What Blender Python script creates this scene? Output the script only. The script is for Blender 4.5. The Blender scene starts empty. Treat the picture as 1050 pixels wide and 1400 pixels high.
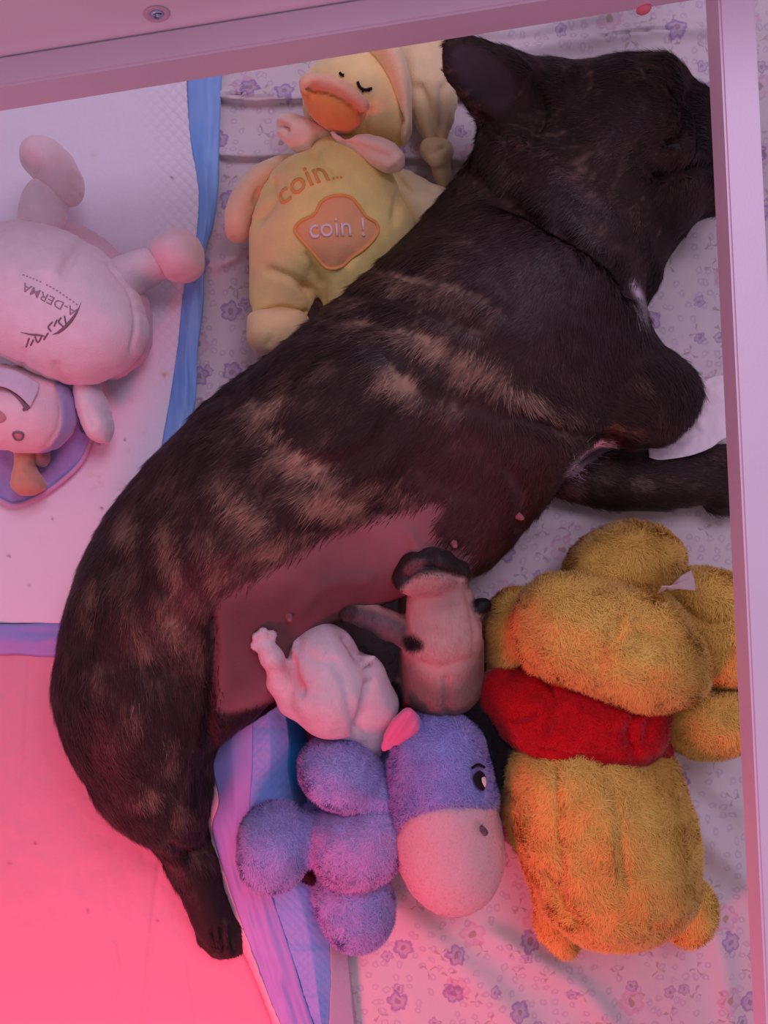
import bpy, math, random
import numpy as np
from mathutils import Vector, Matrix
from mathutils.bvhtree import BVHTree

random.seed(7)
RNG = np.random.default_rng(7)
S = bpy.context.scene
COL = S.collection

# ------------------------------------------------------------------ camera
F, H = 1150.0, 0.62           # focal length in pixels of the 1050x1400 frame, height above the pen floor
cam_d = bpy.data.cameras.new('camera')
cam_d.sensor_fit = 'VERTICAL'
cam_d.sensor_height = 36.0
cam_d.lens = F / 1400.0 * 36.0
cam_d.clip_start = 0.01
cam = bpy.data.objects.new('camera', cam_d)
cam.location = (0, 0, H)
COL.objects.link(cam)
S.camera = cam

# ------------------------------------------------------------------ world, lamps, exposure
S.view_settings.view_transform = 'Standard'
S.view_settings.look = 'None'
S.view_settings.gamma = 1.0
S.view_settings.use_curve_mapping = False
S.view_settings.exposure = 0.0
world = bpy.data.worlds.new('room_light')
S.world = world
world.use_nodes = True
bg = world.node_tree.nodes['Background']
bg.inputs[0].default_value = (0.54, 0.41, 0.53, 1)
bg.inputs[1].default_value = 0.56


def area(name, loc, target, size, power, color):
    d = bpy.data.lights.new(name, 'AREA')
    d.shape = 'DISK'
    d.size = size
    d.energy = power
    d.color = color
    o = bpy.data.objects.new(name, d)
    o.location = loc
    o.rotation_euler = (Vector(target) - Vector(loc)).to_track_quat('-Z', 'Y').to_euler()
    COL.objects.link(o)
    return o


area('heat_lamp', (-0.34, -0.66, 0.42), (-0.16, -0.44, 0.0), 0.20, 2.0, (1.0, 0.05, 0.14)).data.spread = math.radians(118)
area('ceiling_lamp', (0.30, 0.55, 1.25), (0.0, 0.05, 0.0), 0.55, 6.0, (0.85, 0.67, 0.95))


# ------------------------------------------------------------------ small maths
def W(px, py, z=0.0):
    """point at height z that the photograph shows at pixel px, py"""
    s = (H - z) / F
    return np.array([(px - 525.0) * s, (700.0 - py) * s, z])


def WP(pts, z):
    s = (H - z) / F
    a = np.array(pts, float)
    return np.stack([(a[:, 0] - 525.0) * s, (700.0 - a[:, 1]) * s], 1)


def _hash(i, j, k, seed):
    h = (i * 374761393 + j * 668265263 + k * 2147483647 + seed * 974634777) & 0xFFFFFFFF
    h = ((h ^ (h >> 13)) * 1274126177) & 0xFFFFFFFF
    h = (h ^ (h >> 16)) & 0xFFFF
    return h / 65535.0


def vnoise(x, y, z, seed=0):
    x, y, z = np.broadcast_arrays(x, y, z)
    xi = np.floor(x).astype(np.int64); yi = np.floor(y).astype(np.int64); zi = np.floor(z).astype(np.int64)
    fx = x - xi; fy = y - yi; fz = z - zi
    fx = fx * fx * (3 - 2 * fx); fy = fy * fy * (3 - 2 * fy); fz = fz * fz * (3 - 2 * fz)
    r = 0
    for a in (0, 1):
        for b in (0, 1):
            for c in (0, 1):
                w = (fx if a else 1 - fx) * (fy if b else 1 - fy) * (fz if c else 1 - fz)
                r = r + w * _hash(xi + a, yi + b, zi + c, seed)
    return r


def fbm(x, y, z, seed=0, octv=3):
    r = 0; a = 0.5; t = 0
    for o in range(octv):
        r = r + a * vnoise(x * 2 ** o, y * 2 ** o, z * 2 ** o, seed + o * 17); t += a; a *= 0.5
    return r / t


def sstep(a, b, x):
    t = np.clip((x - a) / (b - a), 0, 1)
    return t * t * (3 - 2 * t)


def smooth_poly(pts, n=6):
    """closed Catmull-Rom"""
    p = np.array(pts, float)
    out = []
    N = len(p)
    for i in range(N):
        p0, p1, p2, p3 = p[i - 1], p[i], p[(i + 1) % N], p[(i + 2) % N]
        for k in range(n):
            t = k / n
            out.append(0.5 * ((2 * p1) + (-p0 + p2) * t + (2 * p0 - 5 * p1 + 4 * p2 - p3) * t * t + (-p0 + 3 * p1 - 3 * p2 + p3) * t ** 3))
    return np.array(out)


def smooth_line(pts, n=6):
    p = np.array(pts, float)
    q = np.vstack([2 * p[0] - p[1], p, 2 * p[-1] - p[-2]])
    out = []
    for i in range(1, len(q) - 2):
        p0, p1, p2, p3 = q[i - 1], q[i], q[i + 1], q[i + 2]
        for k in range(n):
            t = k / n
            out.append(0.5 * ((2 * p1) + (-p0 + p2) * t + (2 * p0 - 5 * p1 + 4 * p2 - p3) * t * t + (-p0 + 3 * p1 - 3 * p2 + p3) * t ** 3))
    out.append(p[-1])
    return np.array(out)


def inside(poly, X, Y):
    r = np.zeros(X.shape, bool)
    x0, y0 = poly[-1]
    for x1, y1 in poly:
        if y0 != y1:
            c = ((y1 > Y) != (y0 > Y)) & (X < (x0 - x1) * (Y - y1) / (y0 - y1) + x1)
            r ^= c
        x0, y0 = x1, y1
    return r


def dist_poly(poly, X, Y, closed=True):
    d = np.full(X.shape, 1e9)
    n = len(poly)
    for i in range(n if closed else n - 1):
        ax, ay = poly[i]; bx, by = poly[(i + 1) % n]
        vx, vy = bx - ax, by - ay
        L = vx * vx + vy * vy + 1e-14
        t = np.clip(((X - ax) * vx + (Y - ay) * vy) / L, 0, 1)
        d = np.minimum(d, (X - ax - t * vx) ** 2 + (Y - ay - t * vy) ** 2)
    return np.sqrt(d)


def pmask(px_poly, X, Y, z, soft=0.006):
    """1 inside a polygon given in pixels at height z, 0 outside, soft edge"""
    p = WP(smooth_poly(px_poly, 4), z)
    d = dist_poly(p, X, Y)
    return sstep(-soft, soft, np.where(inside(p, X, Y), d, -d))


# ------------------------------------------------------------------ sculpting: smooth unions turned into one skin
class Sculpt:
    def __init__(s, h=0.002):
        s.h = h
        s.ops = []

    def cone(s, a, ra, b=None, rb=None, k=0.008, op='u', flat=1.0):
        a = np.array(a, float); b = a + 1e-5 if b is None else np.array(b, float)
        rb = ra if rb is None else rb
        lo = np.minimum(a - ra, b - rb); hi = np.maximum(a + ra, b + rb)

        def f(X, Y, Z):
            v = b - a
            L = (v * v).sum() + 1e-12
            t = np.clip(((X - a[0]) * v[0] + (Y - a[1]) * v[1] + (Z - a[2]) * v[2]) / L, 0, 1)
            dz = (Z - a[2] - t * v[2]) / flat
            return np.sqrt((X - a[0] - t * v[0]) ** 2 + (Y - a[1] - t * v[1]) ** 2 + dz ** 2) - (ra + (rb - ra) * t)
        s.ops.append((f, lo, hi, k, op))
        return s

    def line(s, pts, k=0.008, op='u', flat=1.0):
        """pts: (px, py, z, r)"""
        for p, q in zip(pts[:-1], pts[1:]):
            s.cone(W(*p[:3]), p[3], W(*q[:3]), q[3], k, op, flat)
        return s

    def ball(s, px, py, z, r, k=0.006, op='u', flat=1.0):
        return s.cone(W(px, py, z), r, k=k, op=op, flat=flat)

    def infl(s, poly, zc, t, tb=None, k=0.008, op='u', power=0.5, tilt=None, smooth=True):
        """poly in pixels (as seen at height zc); thickness t above and tb below; tilt=(gx,gy) slope of the mid plane"""
        tb = t if tb is None else tb
        P = WP(smooth_poly(poly, 5) if smooth else poly, zc)
        h = s.h
        lo2 = P.min(0) - 0.012; hi2 = P.max(0) + 0.012
        c = P.mean(0)
        gx, gy = tilt or (0, 0)
        ext = abs(gx) * (hi2[0] - lo2[0]) / 2 + abs(gy) * (hi2[1] - lo2[1]) / 2

        def f(X, Y, Z):
            X2, Y2 = X[:, :, :1][:, :, 0] + 0 * Y[:, :, 0], Y[:, :, 0] + 0 * X[:, :, 0]
            ins = inside(P, X2, Y2)
            d = dist_poly(P, X2, Y2)
            u = np.where(ins, d * 0.03, 0.0)
            u = np.pad(u, 1); m = np.pad(ins, 1)
            ii, jj = np.indices(u.shape)
            red = ((ii + jj) % 2 == 0) & m; blk = ((ii + jj) % 2 == 1) & m
            n = max(u.shape); w = 2 / (1 + math.sin(math.pi / max(12, n * 0.6)))
            for it in range(int(60 + n * 0.9)):
                for g in (red, blk):
                    nb = np.zeros_like(u)
                    nb[1:-1, 1:-1] = 0.25 * (u[2:, 1:-1] + u[:-2, 1:-1] + u[1:-1, 2:] + u[1:-1, :-2] + h * h)
                    u = np.where(g, u + w * (nb - u), u)
            u = np.maximum(u[1:-1, 1:-1], 0)
            g = (u / (u.max() + 1e-12)) ** power
            zmid = zc + gx * (X2 - c[0]) + gy * (Y2 - c[1])
            dz = Z - zmid[:, :, None]
            gg = np.where(dz >= 0, g[:, :, None] * t, g[:, :, None] * tb)
            return np.where(ins[:, :, None], np.abs(dz) - gg, np.sqrt(d[:, :, None] ** 2 + dz ** 2))
        lo = np.array([lo2[0], lo2[1], zc - tb - ext]); hi = np.array([hi2[0], hi2[1], zc + t + ext])
        s.ops.append((f, lo, hi, k, op))
        return s

    def build(s, zmin=0.0, smooth=2, noise=None):
        h = s.h
        pad = 0.008
        lo = np.min([o[1] for o in s.ops if o[4] == 'u'], 0) - pad
        hi = np.max([o[2] for o in s.ops if o[4] == 'u'], 0) + pad
        lo[2] = max(lo[2], zmin - 3 * h)
        n = np.ceil((hi - lo) / h).astype(int) + 1
        ax = [lo[i] + h * np.arange(n[i]) for i in range(3)]
        Fd = np.full(tuple(n), 0.05)
        for f, a, b, k, op in s.ops:
            m = max(k, 0.004) + 2 * h
            i0 = np.clip(np.floor((a - m - lo) / h).astype(int), 0, n - 1)
            i1 = np.clip(np.ceil((b + m - lo) / h).astype(int) + 1, 1, n)
            if np.any(i1 - i0 < 2): continue
            sl = tuple(slice(i0[i], i1[i]) for i in range(3))
            X = ax[0][sl[0]][:, None, None]; Y = ax[1][sl[1]][None, :, None]; Z = ax[2][sl[2]][None, None, :]
            v = f(X, Y, Z)
            A = Fd[sl]
            if op == 'u':
                hh = np.maximum(k - np.abs(A - v), 0) / k
                Fd[sl] = np.minimum(A, v) - hh * hh * k * 0.25
            else:
                v = -v
                hh = np.maximum(k - np.abs(A - v), 0) / k
                Fd[sl] = np.maximum(A, v) + hh * hh * k * 0.25
        Zc = ax[2][None, None, :]
        Fd = np.maximum(Fd, (zmin - Zc))
        if noise:
            amp, sc, sd = noise
            near = np.abs(Fd) < 4 * h
            I = np.nonzero(near)
            Fd[I] += amp * (fbm(ax[0][I[0]] * sc, ax[1][I[1]] * sc, ax[2][I[2]] * sc, sd) - 0.5)
        Fd[0] = Fd[-1] = 0.05; Fd[:, 0] = Fd[:, -1] = 0.05; Fd[:, :, 0] = Fd[:, :, -1] = 0.05
        neg = Fd < 0
        cnt = np.zeros(tuple(n - 1), np.int8)
        for a in (0, 1):
            for b in (0, 1):
                for c in (0, 1):
                    cnt += neg[a:n[0] - 1 + a, b:n[1] - 1 + b, c:n[2] - 1 + c]
        act = (cnt > 0) & (cnt < 8)
        I = np.stack(np.nonzero(act), 1)
        idx = np.full(act.shape, -1, np.int64); idx[act] = np.arange(len(I))
        sm = np.zeros((len(I), 3)); ct = np.zeros(len(I))
        cor = [(a, b, c) for a in (0, 1) for b in (0, 1) for c in (0, 1)]
        val = {c: Fd[I[:, 0] + c[0], I[:, 1] + c[1], I[:, 2] + c[2]] for c in cor}
        for c in cor:
            for axx in range(3):
                if c[axx] == 0:
                    d = list(c); d[axx] = 1; d = tuple(d)
                    va, vb = val[c], val[d]
                    x = (va < 0) != (vb < 0)
                    t = np.where(x, va / np.where(x, va - vb, 1), 0)
                    p = np.tile(np.array(c, float), (len(I), 1)); p[:, axx] += t
                    sm += p * x[:, None]; ct += x
        V = lo + h * (I + sm / np.maximum(ct, 1)[:, None])
        faces = []
        for axx in range(3):
            s0 = [slice(None)] * 3; s1 = [slice(None)] * 3
            s0[axx] = slice(0, -1); s1[axx] = slice(1, None)
            A = neg[tuple(s0)]; B = neg[tuple(s1)]
            E = np.stack(np.nonzero(A != B), 1)
            o1, o2 = [(1, 2), (2, 0), (0, 1)][axx]
            ok = (E[:, o1] > 0) & (E[:, o2] > 0) & (E[:, o1] < n[o1] - 1) & (E[:, o2] < n[o2] - 1)
            E = E[ok]
            q = []
            for da, db in ((0, 0), (-1, 0), (-1, -1), (0, -1)):
                C = E.copy(); C[:, o1] += da; C[:, o2] += db
                q.append(idx[C[:, 0], C[:, 1], C[:, 2]])
            q = np.stack(q, 1)
            fl = A[E[:, 0], E[:, 1], E[:, 2]]
            q[~fl] = q[~fl][:, ::-1]
            faces.append(q)
        Q = np.vstack(faces)
        Q = Q[(Q >= 0).all(1)]
        e = np.vstack([Q[:, [0, 1]], Q[:, [1, 2]], Q[:, [2, 3]], Q[:, [3, 0]]])
        deg = np.bincount(e.ravel(), minlength=len(V))
        for it in range(smooth * 2):
            lam = 0.5 if it % 2 == 0 else -0.3
            acc = np.stack([np.bincount(e[:, 0], V[e[:, 1], i], len(V)) + np.bincount(e[:, 1], V[e[:, 0], i], len(V)) for i in range(3)], 1)
            V = V + lam * (acc / np.maximum(deg, 1)[:, None] - V)
        return V, Q


def vnormals(V, Q):
    fn = np.cross(V[Q[:, 2]] - V[Q[:, 0]], V[Q[:, 3 if Q.shape[1] > 3 else 1]] - V[Q[:, 1 if Q.shape[1] > 3 else 0]])
    N = np.stack([np.bincount(Q.ravel(), np.repeat(fn[:, i], Q.shape[1]), len(V)) for i in range(3)], 1)
    return N / (np.linalg.norm(N, axis=1, keepdims=True) + 1e-12)


def fur(V, Q, n, length, width, flow=None, lift=0.5, jitter=0.3, clump=0.4, cs=120.0, mask=None, zlow=0.004, seed=1, up_only=True, lscale=None):
    """thin tapered blades rooted on the skin: returns verts (n*3), normals, root index"""
    rg = np.random.default_rng(seed)
    N = vnormals(V, Q)
    a, b, c, d = (V[Q[:, i]] for i in range(4))
    ar = np.linalg.norm(np.cross(c - a, d - b), axis=1) * 0.5
    fz = (N[Q[:, 0], 2])
    zz = a[:, 2]
    w = ar * (zz > zlow)
    if up_only: w = w * (fz > -0.35)
    if mask is not None: w = w * mask[Q[:, 0]]
    cs_ = np.cumsum(w)
    fi = np.searchsorted(cs_, rg.random(n) * cs_[-1])
    fi = np.minimum(fi, len(Q) - 1)
    u = rg.random((n, 1)); v = rg.random((n, 1))
    P = (1 - u) * (1 - v) * a[fi] + u * (1 - v) * b[fi] + u * v * c[fi] + (1 - u) * v * d[fi]
    root = Q[fi, 0]
    Nn = N[root]
    if flow is None:
        D = np.zeros((n, 3)); D[:, 1] = -0.25
    else:
        D = flow(P)
    cl = np.stack([vnoise(P[:, 0] * cs, P[:, 1] * cs, P[:, 2] * cs, seed + 31 * i) - 0.5 for i in range(3)], 1) * 2
    D = D + cl * clump + rg.normal(0, jitter, (n, 3))
    D = D - (D * Nn).sum(1, keepdims=True) * Nn
    D = D / (np.linalg.norm(D, axis=1, keepdims=True) + 1e-9)
    dirv = D + Nn * lift
    dirv /= np.linalg.norm(dirv, axis=1, keepdims=True)
    side = np.cross(Nn, dirv)
    side /= np.linalg.norm(side, axis=1, keepdims=True) + 1e-9
    L = length * (0.6 + 0.7 * rg.random((n, 1)))
    if lscale is not None: L = L * lscale[root][:, None]
    wd = width * (0.7 + 0.6 * rg.random((n, 1))) * 0.5
    P0 = P - Nn * 0.0004
    A = P0 + side * wd; B = P0 - side * wd; T = P0 + dirv * L
    T[:, 2] = np.maximum(T[:, 2], 0.001)
    VV = np.stack([A, B, T], 1).reshape(-1, 3)
    NN = np.repeat(Nn * 0.85 + dirv * 0.15, 3, axis=0)
    return VV, NN, root, P


# ------------------------------------------------------------------ materials
def new_mat(name):
    m = bpy.data.materials.new(name)
    m.use_nodes = True
    nt = m.node_tree
    return m, nt, nt.nodes['Principled BSDF']


def mat(name, color=None, rough=0.9, sheen=0.0, bump=0.0, bscale=400.0, var=0.0, vscale=60.0, attr=False, spec=0.2, sss=0.0, transl=0.0):
    m, nt, b = new_mat(name)
    nd = nt.nodes; lk = nt.links
    b.inputs['Roughness'].default_value = rough
    b.inputs['Specular IOR Level'].default_value = spec
    b.inputs['Sheen Weight'].default_value = sheen
    b.inputs['Sheen Roughness'].default_value = 0.5
    if attr:
        a = nd.new('ShaderNodeAttribute'); a.attribute_name = 'Col'; src = a.outputs['Color']
    else:
        r = nd.new('ShaderNodeRGB'); r.outputs[0].default_value = (*color, 1); src = r.outputs[0]
    tc = nd.new('ShaderNodeTexCoord')
    if var:
        n = nd.new('ShaderNodeTexNoise'); n.inputs['Scale'].default_value = vscale; n.inputs['Detail'].default_value = 3
        lk.new(tc.outputs['Object'], n.inputs['Vector'])
        mr = nd.new('ShaderNodeMapRange'); mr.inputs['From Min'].default_value = 0.3; mr.inputs['From Max'].default_value = 0.7
        mr.inputs['To Min'].default_value = 1 - var; mr.inputs['To Max'].default_value = 1 + var * 0.6
        lk.new(n.outputs['Fac'], mr.inputs['Value'])
        mx = nd.new('ShaderNodeVectorMath'); mx.operation = 'SCALE'
        lk.new(src, mx.inputs[0]); lk.new(mr.outputs[0], mx.inputs['Scale'])
        src = mx.outputs[0]
    lk.new(src, b.inputs['Base Color'])
    if sss:
        b.inputs['Subsurface Weight'].default_value = sss
        b.inputs['Subsurface Radius'].default_value = (0.01, 0.004, 0.003)
        b.inputs['Subsurface Scale'].default_value = 0.5
    if bump:
        n2 = nd.new('ShaderNodeTexNoise'); n2.inputs['Scale'].default_value = bscale; n2.inputs['Detail'].default_value = 3
        lk.new(tc.outputs['Object'], n2.inputs['Vector'])
        bp = nd.new('ShaderNodeBump'); bp.inputs['Strength'].default_value = bump; bp.inputs['Distance'].default_value = 0.001
        lk.new(n2.outputs['Fac'], bp.inputs['Height']); lk.new(bp.outputs[0], b.inputs['Normal'])
    return m


# ------------------------------------------------------------------ objects
def link(name, me, parent=None, m=None):
    o = bpy.data.objects.new(name, me)
    COL.objects.link(o)
    if parent is not None:
        o.parent = parent
        o.matrix_parent_inverse = Matrix.Translation(-Vector(parent.location))
    if m is not None and me is not None: me.materials.append(m)
    return o


def empty(name, loc, label, cat, group=None):
    o = bpy.data.objects.new(name, None)
    o.location = Vector(tuple(float(v) for v in loc)); o.empty_display_size = 0.02
    COL.objects.link(o)
    tag(o, label, cat, group)
    return o


def tag(o, label, cat, group=None, kind=None):
    if label: o['label'] = label
    if cat: o['category'] = cat
    if group: o['group'] = group
    if kind: o['kind'] = kind
    return o


def make_mesh(name, V, faces, m, parent=None, colors=None, normals=None, smooth=True):
    me = bpy.data.meshes.new(name)
    V = np.asarray(V, np.float32)
    blocks = faces if isinstance(faces, list) else [faces]
    nl = sum(b.size for b in blocks); nf = sum(len(b) for b in blocks)
    me.vertices.add(len(V)); me.vertices.foreach_set('co', V.ravel())
    me.loops.add(nl); me.polygons.add(nf)
    me.loops.foreach_set('vertex_index', np.concatenate([b.ravel() for b in blocks]).astype(np.int32))
    tot = np.concatenate([np.full(len(b), b.shape[1]) for b in blocks])
    st = np.concatenate([[0], np.cumsum(tot)[:-1]]).astype(np.int32)
    me.polygons.foreach_set('loop_start', st)
    me.polygons.foreach_set('use_smooth', np.full(nf, smooth))
    me.update(calc_edges=True)
    if colors is not None:
        ca = me.color_attributes.new('Col', 'FLOAT_COLOR', 'POINT')
        c4 = np.ones((len(V), 4), np.float32); c4[:, :3] = colors
        ca.data.foreach_set('color', c4.ravel())
    if normals is not None:
        nn = normals / (np.linalg.norm(normals, axis=1, keepdims=True) + 1e-9)
        me.normals_split_custom_set_from_vertices(nn.astype(np.float32).tolist())
    return link(name, me, parent, m)


def PX(V):
    """pixel at which the photograph shows each point"""
    k = F / (H - V[:, 2])
    return 525 + V[:, 0] * k, 700 - V[:, 1] * k


def carve(V, Q, lines):
    """creases (depth > 0) and ridges (depth < 0) worked into the upper skin along lines"""
    N = vnormals(V, Q)
    px, py = PX(V)
    up = sstep(-0.1, 0.25, N[:, 2])
    D = np.zeros(len(V))
    for pts, w, dep in lines:
        q = smooth_line(pts, 5) if len(pts) > 2 else np.array(pts, float)
        near = (px > q[:, 0].min() - 4 * w) & (px < q[:, 0].max() + 4 * w) & (py > q[:, 1].min() - 4 * w) & (py < q[:, 1].max() + 4 * w)
        I = np.nonzero(near)[0]
        if len(I) == 0: continue
        d = dist_poly(q, px[I], py[I], closed=False)
        D[I] += dep * np.exp(-(d / w) ** 2)
    return V - N * (D * up)[:, None]


def pm(poly, V, soft=8.0, line=None):
    """soft mask over the points the photograph shows inside a pixel polygon"""
    px, py = PX(V)
    p = smooth_poly(poly, 4)
    r = np.zeros(len(V))
    I = np.nonzero((px > p[:, 0].min() - 2 * soft) & (px < p[:, 0].max() + 2 * soft) & (py > p[:, 1].min() - 2 * soft) & (py < p[:, 1].max() + 2 * soft))[0]
    if len(I):
        d = dist_poly(p, px[I], py[I])
        r[I] = sstep(-soft, soft, np.where(inside(p, px[I], py[I]), d, -d))
    return r


def lm(pts, V, w):
    px, py = PX(V)
    return np.exp(-(dist_poly(smooth_line(pts, 4) if len(pts) > 2 else np.array(pts, float), px, py, closed=False) / w) ** 2)


def mix(a, b, t):
    return a + (np.asarray(b, float) - a) * t[:, None]


def blob(name, sc, m, parent=None, zmin=0.0, smooth=2, noise=None, color=None, furp=None, lines=None):
    """build a Sculpt; furp = dict(n, length, width...) adds pile to the same mesh; color = rgb or fn(V)->rgb"""
    V, Q = sc.build(zmin, smooth, noise)
    if lines: V = carve(V, Q, lines)
    c = None
    if color is not None:
        c = color(V) if callable(color) else np.tile(np.array(color, float), (len(V), 1))
    if furp is None:
        o = make_mesh(name, V, Q, m, parent, c)
        return o, V, Q
    fp = dict(furp)
    tn = fp.pop('tone', 0.12); root_dark = fp.pop('root', 0.8); cl_t = fp.pop('ctone', 0.10)
    FV, FN, root, P = fur(V, Q, **fp)
    rg = np.random.default_rng(5)
    base = c[root]
    br = 1 + rg.normal(0, tn, (len(root), 1)) + cl_t * 2 * (vnoise(P[:, 0] * 150, P[:, 1] * 150, P[:, 2] * 150, 9)[:, None] - 0.5)
    fc = np.clip(base * br, 0, 1)
    fc3 = np.stack([fc * root_dark, fc * root_dark, fc * 1.06], 1).reshape(-1, 3)
    VV = np.vstack([V, FV]); NN = np.vstack([vnormals(V, Q), FN])
    T = (np.arange(len(FV)).reshape(-1, 3) + len(V))
    o = make_mesh(name, VV, [Q, T], m, parent, np.vstack([c * root_dark, fc3]), NN)
    return o, V, Q


def tube(name, pts, r, m, parent=None, res=8, closed=False, taper=False):
    """thread or cord through world points"""
    cu = bpy.data.curves.new(name, 'CURVE'); cu.dimensions = '3D'; cu.bevel_depth = r; cu.bevel_resolution = 2
    sp = cu.splines.new('POLY'); sp.points.add(len(pts) - 1)
    for i, p in enumerate(pts):
        sp.points[i].co = (*[float(v) for v in p], 1)
        if taper: sp.points[i].radius = max(0.15, math.sin(math.pi * (i + 0.3) / (len(pts) - 0.4)))
    sp.use_cyclic_u = closed
    tmp = bpy.data.objects.new('tmp', cu); COL.objects.link(tmp)
    me = bpy.data.meshes.new_from_object(tmp)
    bpy.data.objects.remove(tmp); bpy.data.curves.remove(cu)
    me.name = name
    for p in me.polygons: p.use_smooth = True
    return link(name, me, parent, m)


def surf(VQ):
    V, Q = VQ
    return BVHTree.FromPolygons([tuple(v) for v in V.tolist()], [tuple(q) for q in Q.tolist()])


def top_hit(bvh, px, py, zg=0.06, off=0.0006):
    """point of a surface seen at pixel px,py (ray from the camera)"""
    d = Vector(W(px, py, 0).tolist()) - Vector((0, 0, H))
    hit = bvh.ray_cast(Vector((0, 0, H)), d.normalized())
    if hit[0] is None:
        return Vector(W(px, py, zg).tolist()), Vector((0, 0, 1))
    return hit[0] + hit[1] * off, hit[1]


def stitch(name, bvh, pxs, r, m, parent=None, zg=0.05, off=0.0004, closed=False, n=5, taper=False):
    q = smooth_poly(pxs, n) if closed else smooth_line(pxs, n)
    return tube(name, [top_hit(bvh, x, y, zg, off)[0] for x, y in q], r, m, parent, closed=closed, taper=taper)


def text_on(name, txt, bvh, px, py, ang, size, m, parent, zg=0.06, thick=0.0007, bend=0.0, shear=0.0):
    """embroidered lettering laid on a surface; size is the letter height in metres, bend curves the baseline"""
    cu = bpy.data.curves.new(name, 'FONT'); cu.body = txt; cu.size = size; cu.align_x = 'CENTER'; cu.align_y = 'CENTER'
    cu.offset = size * 0.002; cu.shear = shear; cu.resolution_u = 3
    tmp = bpy.data.objects.new('tmp', cu); COL.objects.link(tmp)
    me = bpy.data.meshes.new_from_object(tmp)
    bpy.data.objects.remove(tmp); bpy.data.curves.remove(cu)
    import bmesh
    bm = bmesh.new(); bm.from_mesh(me)
    bmesh.ops.triangulate(bm, faces=bm.faces)
    for _ in range(2):
        es = [e for e in bm.edges if e.calc_length() > size * 0.25]
        if es: bmesh.ops.subdivide_edges(bm, edges=es, cuts=1)
        bmesh.ops.triangulate(bm, faces=bm.faces)
    c = Vector(W(px, py, zg).tolist())
    ca, sa = math.cos(ang), math.sin(ang)
    top = bmesh.ops.extrude_face_region(bm, geom=bm.faces[:])
    up = {v for v in top['geom'] if isinstance(v, bmesh.types.BMVert)}
    for v in bm.verts:
        x, y = v.co.x, v.co.y - bend * v.co.x * v.co.x
        wx, wy = c.x + ca * x - sa * y, c.y + sa * x + ca * y
        o = Vector((wx, wy, 0.4))
        hit = bvh.ray_cast(o, Vector((0, 0, -1)))
        z = hit[0].z if hit[0] is not None else zg
        v.co = (wx, wy, z + (thick if v in up else -0.0004))
    bm.to_mesh(me); bm.free()
    me.name = name
    return link(name, me, parent, m)


# ================================================================== the pen: floor, panels, rails
def prism(name, quad_lo, quad_hi, m, parent=None, bev=0.0012):
    """box-like board from four lower and four upper corners (world), softly bevelled"""
    import bmesh
    bm = bmesh.new()
    v = [bm.verts.new(tuple(map(float, p))) for p in list(quad_lo) + list(quad_hi)]
    for f in ((3, 2, 1, 0), (4, 5, 6, 7), (0, 1, 5, 4), (1, 2, 6, 5), (2, 3, 7, 6), (3, 0, 4, 7)):
        bm.faces.new([v[i] for i in f])
    bmesh.ops.recalc_face_normals(bm, faces=bm.faces)
    if bev:
        bmesh.ops.bevel(bm, geom=bm.edges[:], offset=bev, segments=2, affect='EDGES')
    me = bpy.data.meshes.new(name); bm.to_mesh(me); bm.free()
    return link(name, me, parent, m)


M_board = mat('painted_board', (0.80, 0.70, 0.84), rough=0.42, bump=0.12, bscale=700, spec=0.4, var=0.03, vscale=14)
M_panel = mat('laminated_panel', (0.90, 0.84, 0.92), rough=0.5, bump=0.05, bscale=300, spec=0.3)
M_floor = mat('pen_base', (0.62, 0.45, 0.52), rough=0.7)
M_metal = mat('screw_steel', (0.45, 0.62, 0.85), rough=0.25, spec=0.8)
M_metal.node_tree.nodes['Principled BSDF'].inputs['Metallic'].default_value = 1.0
M_pinkcap = mat('pink_plastic', (0.85, 0.25, 0.33), rough=0.5)

Zb, Zt, ZtT = 0.168, 0.186, 0.192
fl = prism('floor', [(-0.9, -0.9, -0.02), (0.9, -0.9, -0.02), (0.9, 0.9, -0.02), (-0.9, 0.9, -0.02)],
           [(-0.9, -0.9, -0.0005), (0.9, -0.9, -0.0005), (0.9, 0.9, -0.0005), (-0.9, 0.9, -0.0005)], M_floor, bev=0)
fl['kind'] = 'structure'


def lerp_line(a, b, x=None, y=None):
    t = (x - a[0]) / (b[0] - a[0]) if x is not None else (y - a[1]) / (b[1] - a[1])
    return (a[0] + (b[0] - a[0]) * t, a[1] + (b[1] - a[1]) * t)


# right rail: inner edge below, inner edge above
Rb = ((966, 0), (1028, 1400)); Rt = ((983, 0), (1049, 1400))
y0r, y1r = -400, 2000
a0 = W(*lerp_line(*Rt, y=y0r), Zt)[:2]; a1 = W(*lerp_line(*Rt, y=y1r), Zt)[:2]
dr = (a1 - a0) / np.linalg.norm(a1 - a0); nr = np.array([-dr[1], dr[0]])
if nr[0] < 0: nr = -nr
wr = 0.0188


def q3(p, z): return (p[0], p[1], z)


pen = empty('whelping_pen_frame', (W(966, 6, 0)[0], W(966, 6, 0)[1], 0.0),
            'white-painted wooden pen frame with two raised rails crossing the top and right of the photo', 'pen frame')
# the lower inner edge sits straight under the upper one; widths differ by a hair between the two boards
prism('rail', [q3(a0, Zb), q3(a1, Zb), q3(a1 + nr * wr, Zb), q3(a0 + nr * wr, Zb)],
      [q3(a0, Zt), q3(a1, Zt), q3(a1 + nr * wr, Zt), q3(a0 + nr * wr, Zt)], M_board, pen)
# top rail
b0 = W(0, 118, ZtT)[:2]; b1 = W(640, 15.5, ZtT)[:2]
dt = (b1 - b0) / np.linalg.norm(b1 - b0); nt_ = np.array([-dt[1], dt[0]])
if nt_[1] < 0: nt_ = -nt_
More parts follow.
